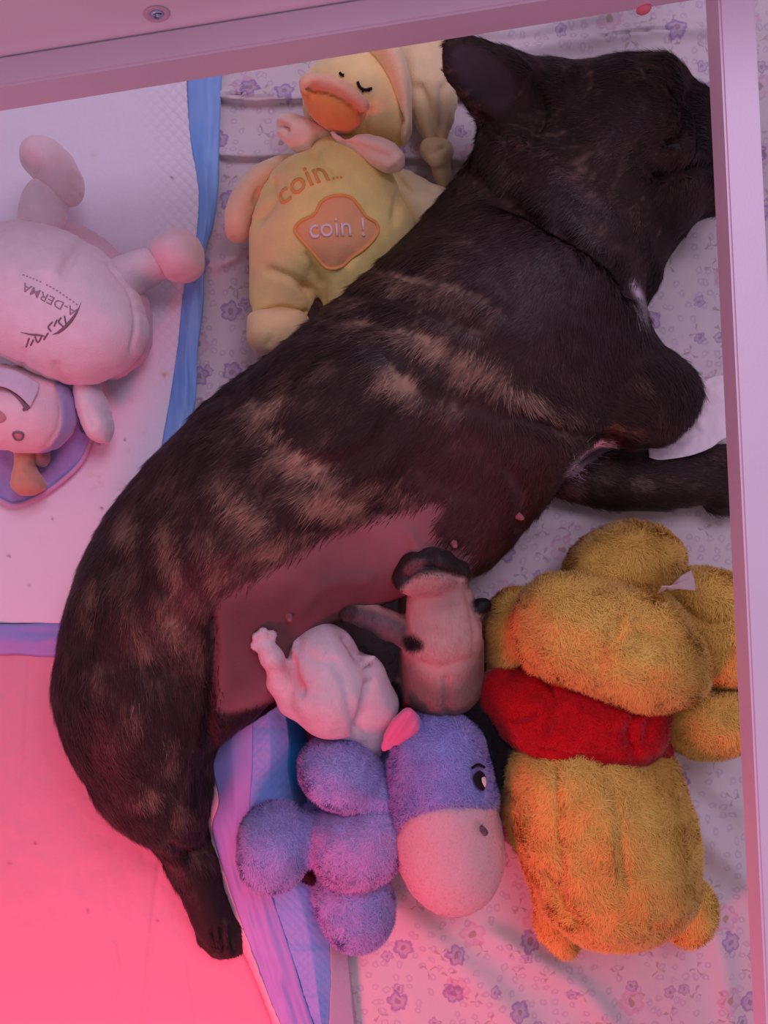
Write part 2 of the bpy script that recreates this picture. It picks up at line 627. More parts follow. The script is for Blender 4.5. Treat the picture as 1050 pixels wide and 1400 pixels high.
# where it meets the right rail
A = np.array([dt, -dr]).T
ts = np.linalg.solve(A, a0 - b0)
e1 = b0 + dt * (ts[0] - 0.0003); e0 = b0 - dt * 0.16
wt = 0.0150
prism('rail', [q3(e0, Zb), q3(e1, Zb), q3(e1 + nt_ * wt, Zb), q3(e0 + nt_ * wt, Zb)],
      [q3(e0, ZtT), q3(e1, ZtT), q3(e1 + nt_ * wt, ZtT), q3(e0 + nt_ * wt, ZtT)], M_board, pen)
# back panel right behind the top rail, from floor to well above it
p0 = e0 + nt_ * (wt + 0.0004); p1 = e1 + nt_ * (wt + 0.0004) + dt * 0.12
prism('side_panel', [q3(p0, 0.170), q3(p1, 0.170), q3(p1 + nt_ * 0.016, 0.170), q3(p0 + nt_ * 0.016, 0.170)],
      [q3(p0, 0.34), q3(p1, 0.34), q3(p1 + nt_ * 0.016, 0.34), q3(p0 + nt_ * 0.016, 0.34)], M_panel, pen)
# posts that carry the rails, outside the view
pp = a0 - dr * 0.0 + nr * 0.0
for q_, d1, d2, hh in ((pp, nr, dr, Zt), (a1 - dr * .02, nr, dr, Zt), (e0, nt_, dt, ZtT)):
    o_ = wr + .001 if d1 is nr else wt + .0004 + .018
    prism('post', [q3(q_ + d1 * o_, 0), q3(q_ + d1 * (o_ + .02), 0), q3(q_ + d1 * (o_ + .02) + d2 * .02, 0), q3(q_ + d1 * o_ + d2 * .02, 0)],
          [q3(q_ + d1 * o_, hh), q3(q_ + d1 * (o_ + .02), hh), q3(q_ + d1 * (o_ + .02) + d2 * .02, hh), q3(q_ + d1 * o_ + d2 * .02, hh)], M_board, pen)


def lathe(name, prof, m, parent=None, mtx=None, n=24):
    """profile (r, z) turned about z"""
    V = []; Fc = []
    for r, z in prof:
        for i in range(n):
            a = 2 * math.pi * i / n
            V.append(Vector((r * math.cos(a), r * math.sin(a), z)))
    for j in range(len(prof) - 1):
        for i in range(n):
            Fc.append((j * n + i, j * n + (i + 1) % n, (j + 1) * n + (i + 1) % n, (j + 1) * n + i))
    if mtx is not None: V = [mtx @ v for v in V]
    return make_mesh(name, np.array([tuple(v) for v in V]), np.array(Fc), m, parent)


# screw sunk in the back panel, seen at 214,18
ray = W(214, 18, 0) - np.array([0, 0, H])
n3 = np.array([nt_[0], nt_[1], 0.0]); pt = np.array([p0[0], p0[1], 0.0])
tt = ((pt - np.array([0, 0, H])) @ n3) / (ray @ n3)
hit = np.array([0, 0, H]) + ray * tt
zax = Vector((-nt_[0], -nt_[1], 0)).normalized(); xax = Vector((dt[0], dt[1], 0)); yax = zax.cross(xax)
mt = Matrix.Translation(Vector(hit.tolist())) @ Matrix((xax, yax, zax)).transposed().to_4x4()
M_hole = mat('hole_rim', (0.72, 0.52, 0.66), rough=0.6)
lathe('screw_cover_ring', [(0.0060, 0.0), (0.0066, 0.0006), (0.0060, 0.0011), (0.0045, 0.0010), (0.0032, 0.0003)], M_hole, pen, mt)
sc_ = lathe('screw', [(0.0034, 0.0001), (0.0032, 0.0010), (0.0024, 0.0017), (0.0012, 0.0012), (0.0, 0.0003)], M_metal, pen, mt)
sc_['label'] = 'bluish steel screw head in the back panel'
# pink screw cap on the inner face of the top rail, seen at 880,12
ray = W(880, 11, 0) - np.array([0, 0, H]); pt = np.array([b0[0], b0[1], 0.0])
tt = ((pt - np.array([0, 0, H])) @ n3) / (ray @ n3)
hit = np.array([0, 0, H]) + ray * tt
mt = Matrix.Translation(Vector(hit.tolist())) @ Matrix((xax, yax, zax)).transposed().to_4x4()
cp = lathe('screw_cap', [(0.0040, 0.0), (0.0040, 0.0012), (0.0030, 0.0022), (0.0015, 0.0026), (0.0, 0.0027)], M_pinkcap, pen, mt)
cp['label'] = 'pink plastic screw cap under the top rail'


# ================================================================== bedding
def grid_mesh(name, P, m, parent=None, thick=0.0008, colors=None):
    """P: (r, c, 3) points"""
    r, c = P.shape[:2]
    i = np.arange(r * c).reshape(r, c)
    Q = np.stack([i[:-1, :-1], i[1:, :-1], i[1:, 1:], i[:-1, 1:]], -1).reshape(-1, 4)
    V = P.reshape(-1, 3)
    n = vnormals(V, Q)
    if n[:, 2].sum() < 0: Q = Q[:, ::-1]
    o = make_mesh(name, V, Q, m, parent, None if colors is None else colors.reshape(-1, 3))
    if thick:
        md = o.modifiers.new('thickness', 'SOLIDIFY'); md.thickness = thick; md.offset = -1
    return o


def loft(lines, rows=120, cols=16):
    """lines: list of polylines (px, py, z); points resampled along each, interpolated across -> pixel-space grid"""
    R = []
    for l in lines:
        q = smooth_line(l, 12)
        s = np.concatenate([[0], np.cumsum(np.linalg.norm(np.diff(q[:, :2], axis=0), axis=1))])
        t = np.linspace(0, s[-1], rows)
        R.append(np.stack([np.interp(t, s, q[:, k]) for k in range(3)], 1))
    R = np.stack(R, 1)                     # rows, lines, 3
    x = np.linspace(0, R.shape[1] - 1, cols)
    i = np.minimum(x.astype(int), R.shape[1] - 2); f = (x - i)[None, :, None]
    return R[:, i] * (1 - f) + R[:, i + 1] * f


def to_world(G):
    s = (H - G[..., 2]) / F
    return np.stack([(G[..., 0] - 525) * s, (700 - G[..., 1]) * s, G[..., 2]], -1)


# --- flowered sheet
def floral():
    m, nt, b = new_mat('flowered_cotton')
    nd, lk = nt.nodes, nt.links
    b.inputs['Roughness'].default_value = 0.95; b.inputs['Specular IOR Level'].default_value = 0.1
    b.inputs['Sheen Weight'].default_value = 0.15
    tc = nd.new('ShaderNodeTexCoord')

    def math_(op, a, c=None, clamp=False):
        n = nd.new('ShaderNodeMath'); n.operation = op; n.use_clamp = clamp
        for i, v in enumerate((a, c)):
            if v is None: continue
            if isinstance(v, (int, float)): n.inputs[i].default_value = v
            else: lk.new(v, n.inputs[i])
        return n.outputs[0]

    def less(a, c, soft):          # 1 where a < c
        n = nd.new('ShaderNodeMapRange'); n.interpolation_type = 'SMOOTHSTEP'
        lk.new(a, n.inputs['Value'])
        n.inputs['From Min'].default_value = c - soft; n.inputs['From Max'].default_value = c + soft
        n.inputs['To Min'].default_value = 1; n.inputs['To Max'].default_value = 0
        return n.outputs[0]

    def cells(scale, seed, rnd=0.85):
        mp = nd.new('ShaderNodeMapping'); mp.inputs['Location'].default_value = (seed * .37, seed * .71, 0); mp.inputs['Scale'].default_value = (scale, scale, 0)
        wn = nd.new('ShaderNodeTexNoise'); wn.inputs['Scale'].default_value = 210; wn.inputs['Detail'].default_value = 1; lk.new(tc.outputs['Object'], wn.inputs['Vector'])
        wa = nd.new('ShaderNodeVectorMath'); wa.operation = 'MULTIPLY_ADD'; wa.inputs[1].default_value = (.0045, .0045, 0); lk.new(wn.outputs['Color'], wa.inputs[0]); lk.new(tc.outputs['Object'], wa.inputs[2])
        lk.new(wa.outputs[0], mp.inputs['Vector'])
        # gentle wobble so that no motif is perfectly regular
        v = nd.new('ShaderNodeTexVoronoi'); v.voronoi_dimensions = '2D'; v.feature = 'F1'; v.inputs['Scale'].default_value = 1; v.inputs['Randomness'].default_value = rnd
        lk.new(mp.outputs[0], v.inputs['Vector'])
        sb = nd.new('ShaderNodeVectorMath'); sb.operation = 'SUBTRACT'
        lk.new(mp.outputs[0], sb.inputs[0]); lk.new(v.outputs['Position'], sb.inputs[1])
        sp = nd.new('ShaderNodeSeparateXYZ'); lk.new(sb.outputs[0], sp.inputs[0])
        col = nd.new('ShaderNodeSeparateColor'); lk.new(v.outputs['Color'], col.inputs[0])
        r = math_('SQRT', math_('ADD', math_('MULTIPLY', sp.outputs[0], sp.outputs[0]), math_('MULTIPLY', sp.outputs[1], sp.outputs[1])))
        th = math_('ADD', math_('ARCTAN2', sp.outputs[1], sp.outputs[0]), math_('MULTIPLY', col.outputs[0], 6.28))
        return r, th, col.outputs[1], col.outputs[2]

    def mixc(fac, a, c):
        n = nd.new('ShaderNodeMix'); n.data_type = 'RGBA'
        lk.new(fac, n.inputs[0])
        if isinstance(a, tuple): n.inputs[6].default_value = (*a, 1)
        else: lk.new(a, n.inputs[6])
        if isinstance(c, tuple): n.inputs[7].default_value = (*c, 1)
        else: lk.new(c, n.inputs[7])
        return n.outputs[2]

    base = nd.new('ShaderNodeRGB'); base.outputs[0].default_value = (0.66, 0.60, 0.62, 1); cur = base.outputs[0]
    # small printed rings
    r, th, g, bl = cells(118, 3, 0.75)
    ring = math_('MULTIPLY', less(r, 0.30, 0.06), math_('SUBTRACT', 1.0, less(r, 0.13, 0.05)))
    ring = math_('MULTIPLY', ring, less(g, 0.62, 0.03))
    cur = mixc(math_('MULTIPLY', ring, 0.36), cur, (0.42, 0.30, 0.48))
    # sprigs: short strokes of olive
    r, th, g, bl = cells(62, 11, 0.9)
    st = math_('ABSOLUTE', math_('SINE', math_('MULTIPLY', th, 1.5)))
    sprig = math_('MULTIPLY', less(st, 0.30, 0.12), math_('MULTIPLY', less(r, 0.36, 0.05), less(g, 0.30, 0.02)))
    cur = mixc(math_('MULTIPLY', sprig, 0.55), cur, (0.34, 0.25, 0.20))

    def flowers(cur, scale, seed, colr, thr, size, amt, center):
        r, th, g, bl = cells(scale, seed, 0.8)
        pet = math_('ABSOLUTE', math_('COSINE', math_('MULTIPLY', th, 2.5)))
        rr = math_('DIVIDE', r, math_('ADD', 0.72, math_('MULTIPLY', pet, 0.28)))
        inn = less(rr, size, size * 0.08)
        edge = math_('MULTIPLY', inn, math_('SUBTRACT', 1.0, less(rr, size * 0.72, size * 0.1)))
        vein = math_('MULTIPLY', inn, less(math_('ABSOLUTE', math_('SINE', math_('MULTIPLY', th, 2.5))), 0.9, 0.1))
        f = math_('ADD', math_('MULTIPLY', inn, 0.45), math_('MULTIPLY', edge, 0.45), True)
        sel = less(g, thr, 0.01)
        cur = mixc(math_('MULTIPLY', math_('MULTIPLY', f, sel), amt), cur, colr)
        ce = math_('MULTIPLY', less(r, size * 0.26, size * 0.06), sel)
        return mixc(math_('MULTIPLY', ce, 0.7), cur, center)

    cur = flowers(cur, 21, 5, (0.62, 0.30, 0.46), 0.50, 0.21, 0.55, (0.36, 0.26, 0.20))
    cur = flowers(cur, 24, 8, (0.27, 0.14, 0.44), 0.42, 0.19, 0.70, (0.34, 0.22, 0.30))
    cur = flowers(cur, 40, 14, (0.30, 0.17, 0.44), 0.25, 0.19, 0.60, (0.34, 0.24, 0.32))
    lk.new(cur, b.inputs['Base Color'])
    n2 = nd.new('ShaderNodeTexNoise'); n2.inputs['Scale'].default_value = 900; lk.new(tc.outputs['Object'], n2.inputs['Vector'])
    bp = nd.new('ShaderNodeBump'); bp.inputs['Strength'].default_value = 0.25; bp.inputs['Distance'].default_value = 0.0006
    lk.new(n2.outputs['Fac'], bp.inputs['Height']); lk.new(bp.outputs[0], b.inputs['Normal'])
    return m


M_sheet = floral()
gx = np.arange(205, 1235, 3.2); gy = np.arange(-60, 1560, 3.2)
GX, GY = np.meshgrid(gx, gy)
Zs = 0.0028 + 0.0030 * fbm(GX / 90, GY / 90, 0 * GX, 3) + 0.0012 * fbm(GX / 25, GY / 25, 0 * GX, 4)


def fold(pts, w, hgt, side=0.0):
    """a fold of cloth; side > 0 gives the crease a steep face on one flank"""
    global Zs
    q = smooth_line(pts, 5) if len(pts) > 2 else np.array(pts, float)
    I = (GX > q[:, 0].min() - 5 * w) & (GX < q[:, 0].max() + 5 * w) & (GY > q[:, 1].min() - 5 * w) & (GY < q[:, 1].max() + 5 * w)
    X, Y = GX[I], GY[I]
    d = dist_poly(q, X, Y, closed=False)
    if side:
        # signed side of the line
        tdir = q[-1] - q[0]; sg = np.sign((X - q[0][0]) * tdir[1] - (Y - q[0][1]) * tdir[0])
        ww = np.where(sg * side > 0, w * 0.5, w * 1.5)
    else: ww = w
    ends = np.minimum(1, np.minimum(np.hypot(X - q[0][0], Y - q[0][1]), np.hypot(X - q[-1][0], Y - q[-1][1])) / (3 * w) + 0.15)
    Zs[I] += hgt * np.exp(-(d / ww) ** 2) * ends


fold([(285, 128), (340, 136), (420, 133), (640, 128), (760, 136)], 9, 0.010, -1)
fold([(285, 208), (340, 213), (450, 210), (640, 220)], 9, 0.009, -1)
fold([(285, 372), (330, 348), (350, 340)], 12, 0.008, -1)
fold([(600, 74), (700, 66), (790, 52), (880, 36), (960, 34), (1040, 26)], 11, 0.007, 1)
fold([(640, 40), (720, 40), (800, 22), (860, 12)], 10, 0.006, 1)
fold([(880, 1050), (930, 1110), (980, 1160), (1040, 1215), (1100, 1260)], 22, 0.010, 0)
fold([(930, 1040), (990, 1090), (1060, 1130)], 20, 0.006)
fold([(480, 1190), (560, 1260), (640, 1330), (720, 1420), (760, 1500)], 28, 0.008, 0)
fold([(640, 1260), (720, 1310), (800, 1360), (860, 1430)], 18, 0.007)
fold([(960, 1230), (985, 1300), (1000, 1400), (1010, 1480)], 16, 0.005)
fold([(700, 735), (760, 715), (830, 712)], 14, 0.003)
Zs = np.maximum(Zs, 0.0015)
sheet_o = grid_mesh('flowered_bed_sheet', to_world(np.stack([GX, GY, Zs], -1)), M_sheet)
tag(sheet_o, 'white cotton sheet printed with small purple flowers, spread under the dog and toys', 'bed sheet')

# --- absorbent pads
M_white = mat('pad_fleece', rough=0.95, attr=True, bump=0.35, bscale=260, spec=0.1)
M_pinkpad = mat('pad_fleece_warm', rough=0.95, attr=True, bump=0.35, bscale=220, spec=0.1)


def film(name, c, c2, quilt=False):
    """thin plastic film with soft gloss, creased; quilt adds the embossed diamonds"""
    m, nt, b = new_mat(name)
    nd, lk = nt.nodes, nt.links
    b.inputs['Roughness'].default_value = 0.5; b.inputs['Specular IOR Level'].default_value = 0.45
    tc = nd.new('ShaderNodeTexCoord')
    n = nd.new('ShaderNodeTexNoise'); n.inputs['Scale'].default_value = 22; n.inputs['Detail'].default_value = 3
    lk.new(tc.outputs['Object'], n.inputs['Vector'])
    mx = nd.new('ShaderNodeMix'); mx.data_type = 'RGBA'; mx.inputs[6].default_value = (*c, 1); mx.inputs[7].default_value = (*c2, 1)
    mr = nd.new('ShaderNodeMapRange'); mr.inputs['From Min'].default_value = .35; mr.inputs['From Max'].default_value = .65
    lk.new(n.outputs['Fac'], mr.inputs[0]); lk.new(mr.outputs[0], mx.inputs[0]); lk.new(mx.outputs[2], b.inputs['Base Color'])
    bp = nd.new('ShaderNodeBump'); bp.inputs['Distance'].default_value = 0.002; bp.inputs['Strength'].default_value = 0.35
    src = n.outputs['Fac']
    if quilt:
        w = []
        for rot in (0.75, -0.85):
            mp = nd.new('ShaderNodeMapping'); mp.inputs['Rotation'].default_value = (0, 0, rot)
            lk.new(tc.outputs['Object'], mp.inputs['Vector'])
            wv = nd.new('ShaderNodeTexWave'); wv.inputs['Scale'].default_value = 52; wv.inputs['Distortion'].default_value = 0.6
            lk.new(mp.outputs[0], wv.inputs['Vector']); w.append(wv.outputs['Fac'])
        mm = nd.new('ShaderNodeMath'); mm.operation = 'MINIMUM'; lk.new(w[0], mm.inputs[0]); lk.new(w[1], mm.inputs[1])
        pw = nd.new('ShaderNodeMath'); pw.operation = 'POWER'; pw.inputs[1].default_value = 0.35; lk.new(mm.outputs[0], pw.inputs[0])
        src = pw.outputs[0]; bp.inputs['Strength'].default_value = 0.10; bp.inputs['Distance'].default_value = 0.0006
    lk.new(src, bp.inputs['Height']); lk.new(bp.outputs[0], b.inputs['Normal'])
    return m


M_blue = film('blue_film', (0.15, 0.36, 0.82), (0.24, 0.44, 0.84))
M_lilac = film('lilac_film', (0.30, 0.30, 0.70), (0.38, 0.34, 0.74))
M_quilt = film('quilted_film', (0.20, 0.38, 0.80), (0.26, 0.42, 0.84), quilt=True)


def diamond(px, py, s=11.0):
    """embossed diamond lattice 0..1 (lines)"""
    u = (px * 0.72 + py * 0.69) / s; v = (px * 0.72 - py * 0.69) / s
    return np.maximum(np.exp(-((u - np.round(u)) / 0.13) ** 2), np.exp(-((v - np.round(v)) / 0.13) ** 2))


padA = empty('puppy_pad', W(120, 500, 0), 'white absorbent pad with a blue film border, flat under the pale cow toy', 'puppy pad')
Ledge = [(255, 60, .011), (255, 105, .011), (259, 180, .012), (268, 235, .012), (272, 270, .012), (267, 330, .012), (252, 390, .012), (243, 470, .012), (232, 545, .012), (220, 615, .012), (208, 700, .012), (200, 780, .012), (196, 852, .011)]
Redge = [(303, 60, .010), (303, 105, .0105), (300, 190, .011), (299, 250, .0115), (292, 305, .011), (280, 350, .012), (278, 420, .011), (270, 480, .0115), (268, 540, .012), (262, 580, .012), (252, 660, .012), (244, 780, .012), (240, 897, .011)]
lef = [(x, y, .010) for x, y in ((-260, 40), (-260, 105), (-260, 180), (-260, 235), (-260, 270), (-260, 330), (-260, 390), (-260, 470), (-260, 545), (-260, 615), (-260, 700), (-260, 780), (-260, 852))]
G = loft([lef, Ledge], 300, 170)
gxp, gyp = G[..., 0], G[..., 1]
G[..., 2] += 0.0022 * (fbm(gxp / 70, gyp / 70, 0 * gxp, 21) - 0.5) * np.minimum(1, (268 - gxp) / 60 + 0.3)
near_e = np.clip(1 - (np.linspace(1, 0, 170)[None, :] * 500) / 75, 0, 1) * sstep(620, 300, gyp)
G[..., 2] -= 0.0007 * diamond(gxp, gyp) * near_e + 0.0006 * np.exp(-((gxp - 155 + (gyp - 600) * 0.03) / 2.2) ** 2) * (gyp > 500)
colA = np.ones(G.shape) * np.array([0.84, 0.78, 0.88])
colA *= (1 - 0.16 * near_e * diamond(gxp, gyp))[..., None]
for sx, sy, sr, am in ((225, 513, 5, .8), (180, 545, 7, .3), (195, 590, 6, .25), (130, 655, 14, .35), (170, 668, 12, .3), (175, 618, 9, .2), (127, 212, 4, .3), (60, 740, 9, .12)):
    t = am * np.exp(-((gxp - sx) ** 2 + (gyp - sy) ** 2) / sr ** 2) * sstep(.3, .7, fbm(gxp / 5, gyp / 5, 0 * gxp, 44))
    colA = colA + (np.array([0.62, 0.36, 0.20]) - colA) * t[..., None]
for sx, sy, sr in ((139, 695, 2), (135, 606, 2.2), (171, 601, 1.6), (72, 709, 1.5), (12, 760, 2.0), (235, 243, 1.6), (40, 800, 1.6)):
    t = 0.85 * np.exp(-((gxp - sx) ** 2 + (gyp - sy) ** 2) / sr ** 2)
    colA = colA + (np.array([0.12, 0.03, 0.05]) - colA) * t[..., None]
grid_mesh('fleece', to_world(G), M_white, padA, 0.0015, colA)
G = loft([Ledge, [((a[0] + b[0]) / 2 + 3 * math.sin(i * 1.7), (a[1] + b[1]) / 2, .0155) for i, (a, b) in enumerate(zip(Ledge, Redge))], Redge], 200, 16)
G[..., 2] += 0.0035 * (fbm(G[..., 0] / 9, G[..., 1] / 60, 0 * G[..., 0], 23) - 0.5)
o = grid_mesh('border_film', to_world(G), M_blue, padA, 0.0006); o['label'] = 'blue film border'
G = loft([[(-260, 850, .0108), (0, 853, .0112), (60, 852, .0112), (130, 852, .0112), (196, 852, .0112)],
          [(-260, 874, .0135), (0, 872, .014), (60, 876, .0135), (130, 875, .0135), (215, 874, .013)],
          [(-260, 893, .009), (0, 895, .009), (60, 898, .009), (130, 897, .009), (238, 896, .009)]], 160, 12)
G[..., 2] += 0.003 * (fbm(G[..., 0] / 40, G[..., 1] / 8, 0 * G[..., 0], 25) - 0.5)
o = grid_mesh('border_film', to_world(G), M_lilac, padA, 0.0006); o['label'] = 'lilac-looking film border along the lower edge'

# lower-left pad, pinkish
padB = empty('puppy_pad', W(120, 1150, 0), 'pinkish absorbent pad glowing under the heat lamp, bottom left beneath the hind leg', 'puppy pad')
G = loft([[(-300, 840, .006), (-300, 1100, .006), (-300, 1500, .006)], [(100, 840, .0065), (90, 1100, .0065), (80, 1500, .0065)],
          [(470, 840, .0065), (455, 1100, .0065), (500, 1500, .0065)]], 220, 240)
gxp, gyp = G[..., 0], G[..., 1]
G[..., 2] += 0.0030 * (fbm(gxp / 80, gyp / 80, 0 * gxp, 61) - 0.5) + 0.0012 * (fbm(gxp / 14, gyp / 22, 0 * gxp, 62) - 0.5)
for q, w, a in (([(40, 900), (36, 1010), (30, 1100)], 2.5, .0011), ([(222, 1150), (212, 1230), (205, 1300), (196, 1400)], 3, .0014), ([(150, 1400), (160, 1330), (155, 1290)], 4, -.0012), ([(250, 1320), (262, 1400)], 4, -.001)):
    G[..., 2] -= a * np.exp(-(dist_poly(smooth_line(q, 4), gxp, gyp, False) / w) ** 2)
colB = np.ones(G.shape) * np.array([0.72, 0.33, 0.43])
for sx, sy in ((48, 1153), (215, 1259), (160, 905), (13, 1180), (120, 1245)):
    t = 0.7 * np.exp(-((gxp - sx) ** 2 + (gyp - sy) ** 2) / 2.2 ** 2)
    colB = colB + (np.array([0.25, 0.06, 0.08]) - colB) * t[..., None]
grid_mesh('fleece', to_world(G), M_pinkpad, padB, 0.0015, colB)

# centre pad, folded up between the hind leg and the donkey
padC = empty('puppy_pad', W(380, 1180, 0), 'blue-backed pad folded up between the hind leg and the lilac donkey toy', 'puppy pad')
L0 = [(286, 1022, .030), (272, 1045, .026), (275, 1085, .022), (283, 1130, .020), (292, 1180, .018), (308, 1235, .016), (326, 1290, .015), (348, 1335, .014), (380, 1420, .013), (400, 1480, .012)]
L1 = [(290, 1018, .036), (290, 1050, .034), (299, 1095, .031), (290, 1130, .029), (300, 1175, .027), (320, 1235, .025), (340, 1290, .023), (356, 1335, .021), (385, 1405, .018), (405, 1470, .016)]
L1b = [(316, 1004, .042), (318, 1050, .040), (322, 1110, .037), (326, 1150, .034), (338, 1200, .031), (352, 1250, .028), (368, 1300, .026), (384, 1345, .023), (408, 1405, .020), (428, 1470, .017)]
L2 = [(345, 988, .044), (345, 1050, .042), (342, 1110, .036), (352, 1160, .032), (368, 1215, .030), (385, 1265, .027), (403, 1320, .024), (415, 1360, .021), (430, 1405, .019), (448, 1470, .016)]
L3 = [(388, 960, .046), (395, 1010, .040), (395, 1060, .030), (410, 1120, .026), (430, 1180, .023), (447, 1235, .022), (451, 1290, .021), (452, 1345, .019), (450, 1405, .017), (455, 1470, .015)]
L4 = [(405, 965, .026), (420, 1010, .020), (425, 1060, .016), (430, 1120, .015), (445, 1180, .014), (462, 1240, .014), (474, 1290, .013), (480, 1345, .012), (486, 1405, .011), (495, 1470, .010)]
G = loft([L0, [(a[0] * .5 + b[0] * .5, a[1] * .5 + b[1] * .5, a[2] * .5 + b[2] * .5 + .002) for a, b in zip(L0, L1)], L1], 180, 9)
G[..., 0] += 3 * (fbm(G[..., 1] / 9, G[..., 0] / 9, 0 * G[..., 0], 77) - 0.5)
colC = np.ones(G.shape) * np.array([0.80, 0.52, 0.60])
o = grid_mesh('fleece_edge', to_world(G), M_white, padC, 0.0012, colC); o['label'] = 'pinkish-white fleece edge'
G = loft([L1, L1b, L2], 200, 24)
G[..., 2] += 0.0045 * (fbm(G[..., 0] / 16 - G[..., 1] / 55, G[..., 1] / 120, 0 * G[..., 0], 29) - 0.5) * sstep(1060, 1160, G[..., 1])
o = grid_mesh('border_film', to_world(G), M_lilac, padC, 0.0006); o['label'] = 'smooth lilac film border'
G = loft([L2, [((a[0] + b[0]) / 2, (a[1] + b[1]) / 2, (a[2] + b[2]) / 2 + .004) for a, b in zip(L2, L3)], L3], 220, 40)
G[..., 2] -= 0.00028 * diamond(G[..., 0], G[..., 1], 8.5) - 0.002 * (fbm(G[..., 0] / 60, G[..., 1] / 14, 0 * G[..., 0], 30) - .5)
o = grid_mesh('quilted_backing', to_world(G), M_quilt, padC, 0.0008); o['label'] = 'blue quilted backing'
G = loft([L3, L4], 160, 12)
colD = np.ones(G.shape) * np.array([0.45, 0.42, 0.52])
tb_ = sstep(1150, 1060, G[..., 1])
colD = colD + (np.array([0.03, 0.25, 0.55]) - colD) * tb_[..., None]
grid_mesh('underside', to_world(G), M_white, padC, 0.0008, colD)


# ================================================================== the mother dog
M_dogskin = mat('dog_skin', rough=0.75, attr=True, bump=0.25, bscale=500, spec=0.25)
M_dogfur = mat('dog_coat', rough=0.55, attr=True, spec=0.35)

torso = [(690, 165), (655, 200), (615, 255), (575, 305), (530, 350), (462, 410), (370, 487), (300, 537), (240, 598), (178, 664), (128, 732), (96, 805), (80, 870), (78, 930), (100, 1000), (160, 1040), (230, 1035),
         (295, 1015), (340, 985), (380, 952), (400, 915), (420, 880), (460, 850), (540, 820), (600, 795), (655, 785), (700, 745), (742, 692), (765, 655), (800, 612), (860, 570), (892, 500), (884, 450), (868, 400), (872, 330), (850, 250), (790, 180)]
thigh = [(190, 690), (130, 745), (97, 815), (80, 880), (77, 930), (86, 985), (108, 1038), (145, 1085), (185, 1128), (222, 1155), (255, 1162), (276, 1140), (280, 1085), (284, 1020), (290, 950), (292, 880), (285, 820), (262, 750)]
shank = [(222, 1120), (228, 1155), (240, 1188), (256, 1222), (268, 1258), (280, 1285), (300, 1300), (326, 1300), (322, 1268), (310, 1228), (296, 1188), (284, 1150), (274, 1110)]
foreup = [(800, 430), (850, 425), (895, 470), (930, 492), (952, 515), (958, 545), (940, 582), (910, 606), (870, 612), (830, 602), (790, 590), (750, 560), (730, 500), (750, 450)]
forelow = [(750, 672), (775, 640), (820, 612), (870, 615), (930, 618), (980, 612), (1010, 612), (1026, 640), (1024, 680), (1005, 702), (985, 700), (960, 690), (900, 697), (850, 698), (800, 690)]
head = [(655, 205), (672, 170), (705, 140), (722, 110), (745, 95), (785, 88), (830, 80), (868, 82), (902, 92), (916, 112), (930, 126), (952, 124), (970, 136), (990, 165), (1000, 220), (994, 270), (958, 295), (925, 328), (905, 362), (880, 398), (862, 380), (835, 335), (780, 280), (710, 235)]
ear = [(604, 78), (612, 56), (634, 50), (662, 58), (695, 74), (722, 98), (735, 130), (722, 165), (690, 176), (660, 160), (628, 130), (608, 102)]

dg = Sculpt(0.0021)
sx_ = lambda P_: [(x + 11 * max(0, min(1, (200 - x) / 80)), y) for x, y in P_]
dg.infl(sx_(torso), 0.060, 0.066, 0.055, k=0.012)
dg.line([(600, 430, .105, .030), (470, 560, .108, .034), (330, 690, .098, .034), (220, 800, .085, .034)], k=0.05)
dg.line([(740, 420, .085, .046), (700, 560, .090, .040)], k=0.05)
dg.infl(sx_(thigh), 0.060, 0.058, 0.05, k=0.012)
dg.line([(185, 840, .088, .030), (180, 950, .080, .034), (205, 1060, .058, .034)], k=0.03)
dg.infl(foreup, 0.062, 0.034, 0.03, k=0.014)
dg.line([(790, 470, .075, .034), (850, 530, .070, .028), (900, 548, .062, .018)], k=0.015)
dg.infl(forelow, 0.022, 0.020, k=0.008)
dg.infl(shank, 0.022, 0.018, k=0.010)
dg.line([(235, 1125, .036, .020), (262, 1185, .027, .014), (285, 1245, .020, .012)], k=0.012)
for x, y, r in ((284, 1280, .0085), (297, 1291, .0085), (310, 1292, .0085), (322, 1290, .008)):
    dg.line([(x - 3, y - 26, .017, .009), (x, y, .012, r)], k=0.0035)
for x, y, r in ((1000, 628, .0095), (1012, 645, .0095), (1012, 664, .0095), (1003, 684, .009)):
    dg.line([(x - 24, y, .018, .010), (x, y, .013, r)], k=0.004)
dg.infl([(x, y if y > 140 or x > 890 else y + 9) for x, y in head], 0.060, 0.044, 0.045, k=0.012)
dg.line([(760, 176, .080, .028), (850, 168, .076, .031), (895, 190, .070, .030)], k=0.02)           # skull
dg.line([(805, 235, .080, .034), (880, 270, .068, .032)], k=0.02)                                    # cheek
dg.line([(690, 215, .092, .020), (750, 262, .100, .020), (820, 318, .092, .022), (862, 368, .070, .020)], k=0.014)   # neck ruff
dg.line([(905, 104, .092, .012), (918, 112, .086, .010)], k=0.010)                                  # brow
dg.line([(944, 154, .082, .013), (962, 176, .078, .016), (975, 205, .07, .017)], k=0.008)           # muzzle pad
dg.line([(968, 158, .06, .014), (990, 190, .055, .014), (995, 235, .05, .012)], k=0.008)           # nose end
dg.ball(908, 206, .094, .011, k=0.008)                                                               # closed eye
dg.line([(930, 250, .072, .018), (970, 262, .060, .016)], k=0.008)                                  # lip
dg.infl(ear, 0.096, 0.011, 0.010, k=0.008, power=0.4)
dg.infl([(612, 80), (620, 62), (640, 58), (668, 68), (700, 88), (712, 112), (700, 146), (682, 156), (655, 140), (630, 114)], 0.110, 0.016, 0.012, k=0.004, op='s')
dg.line([(690, 130, .080, .022), (735, 140, .074, .026)], k=0.02)

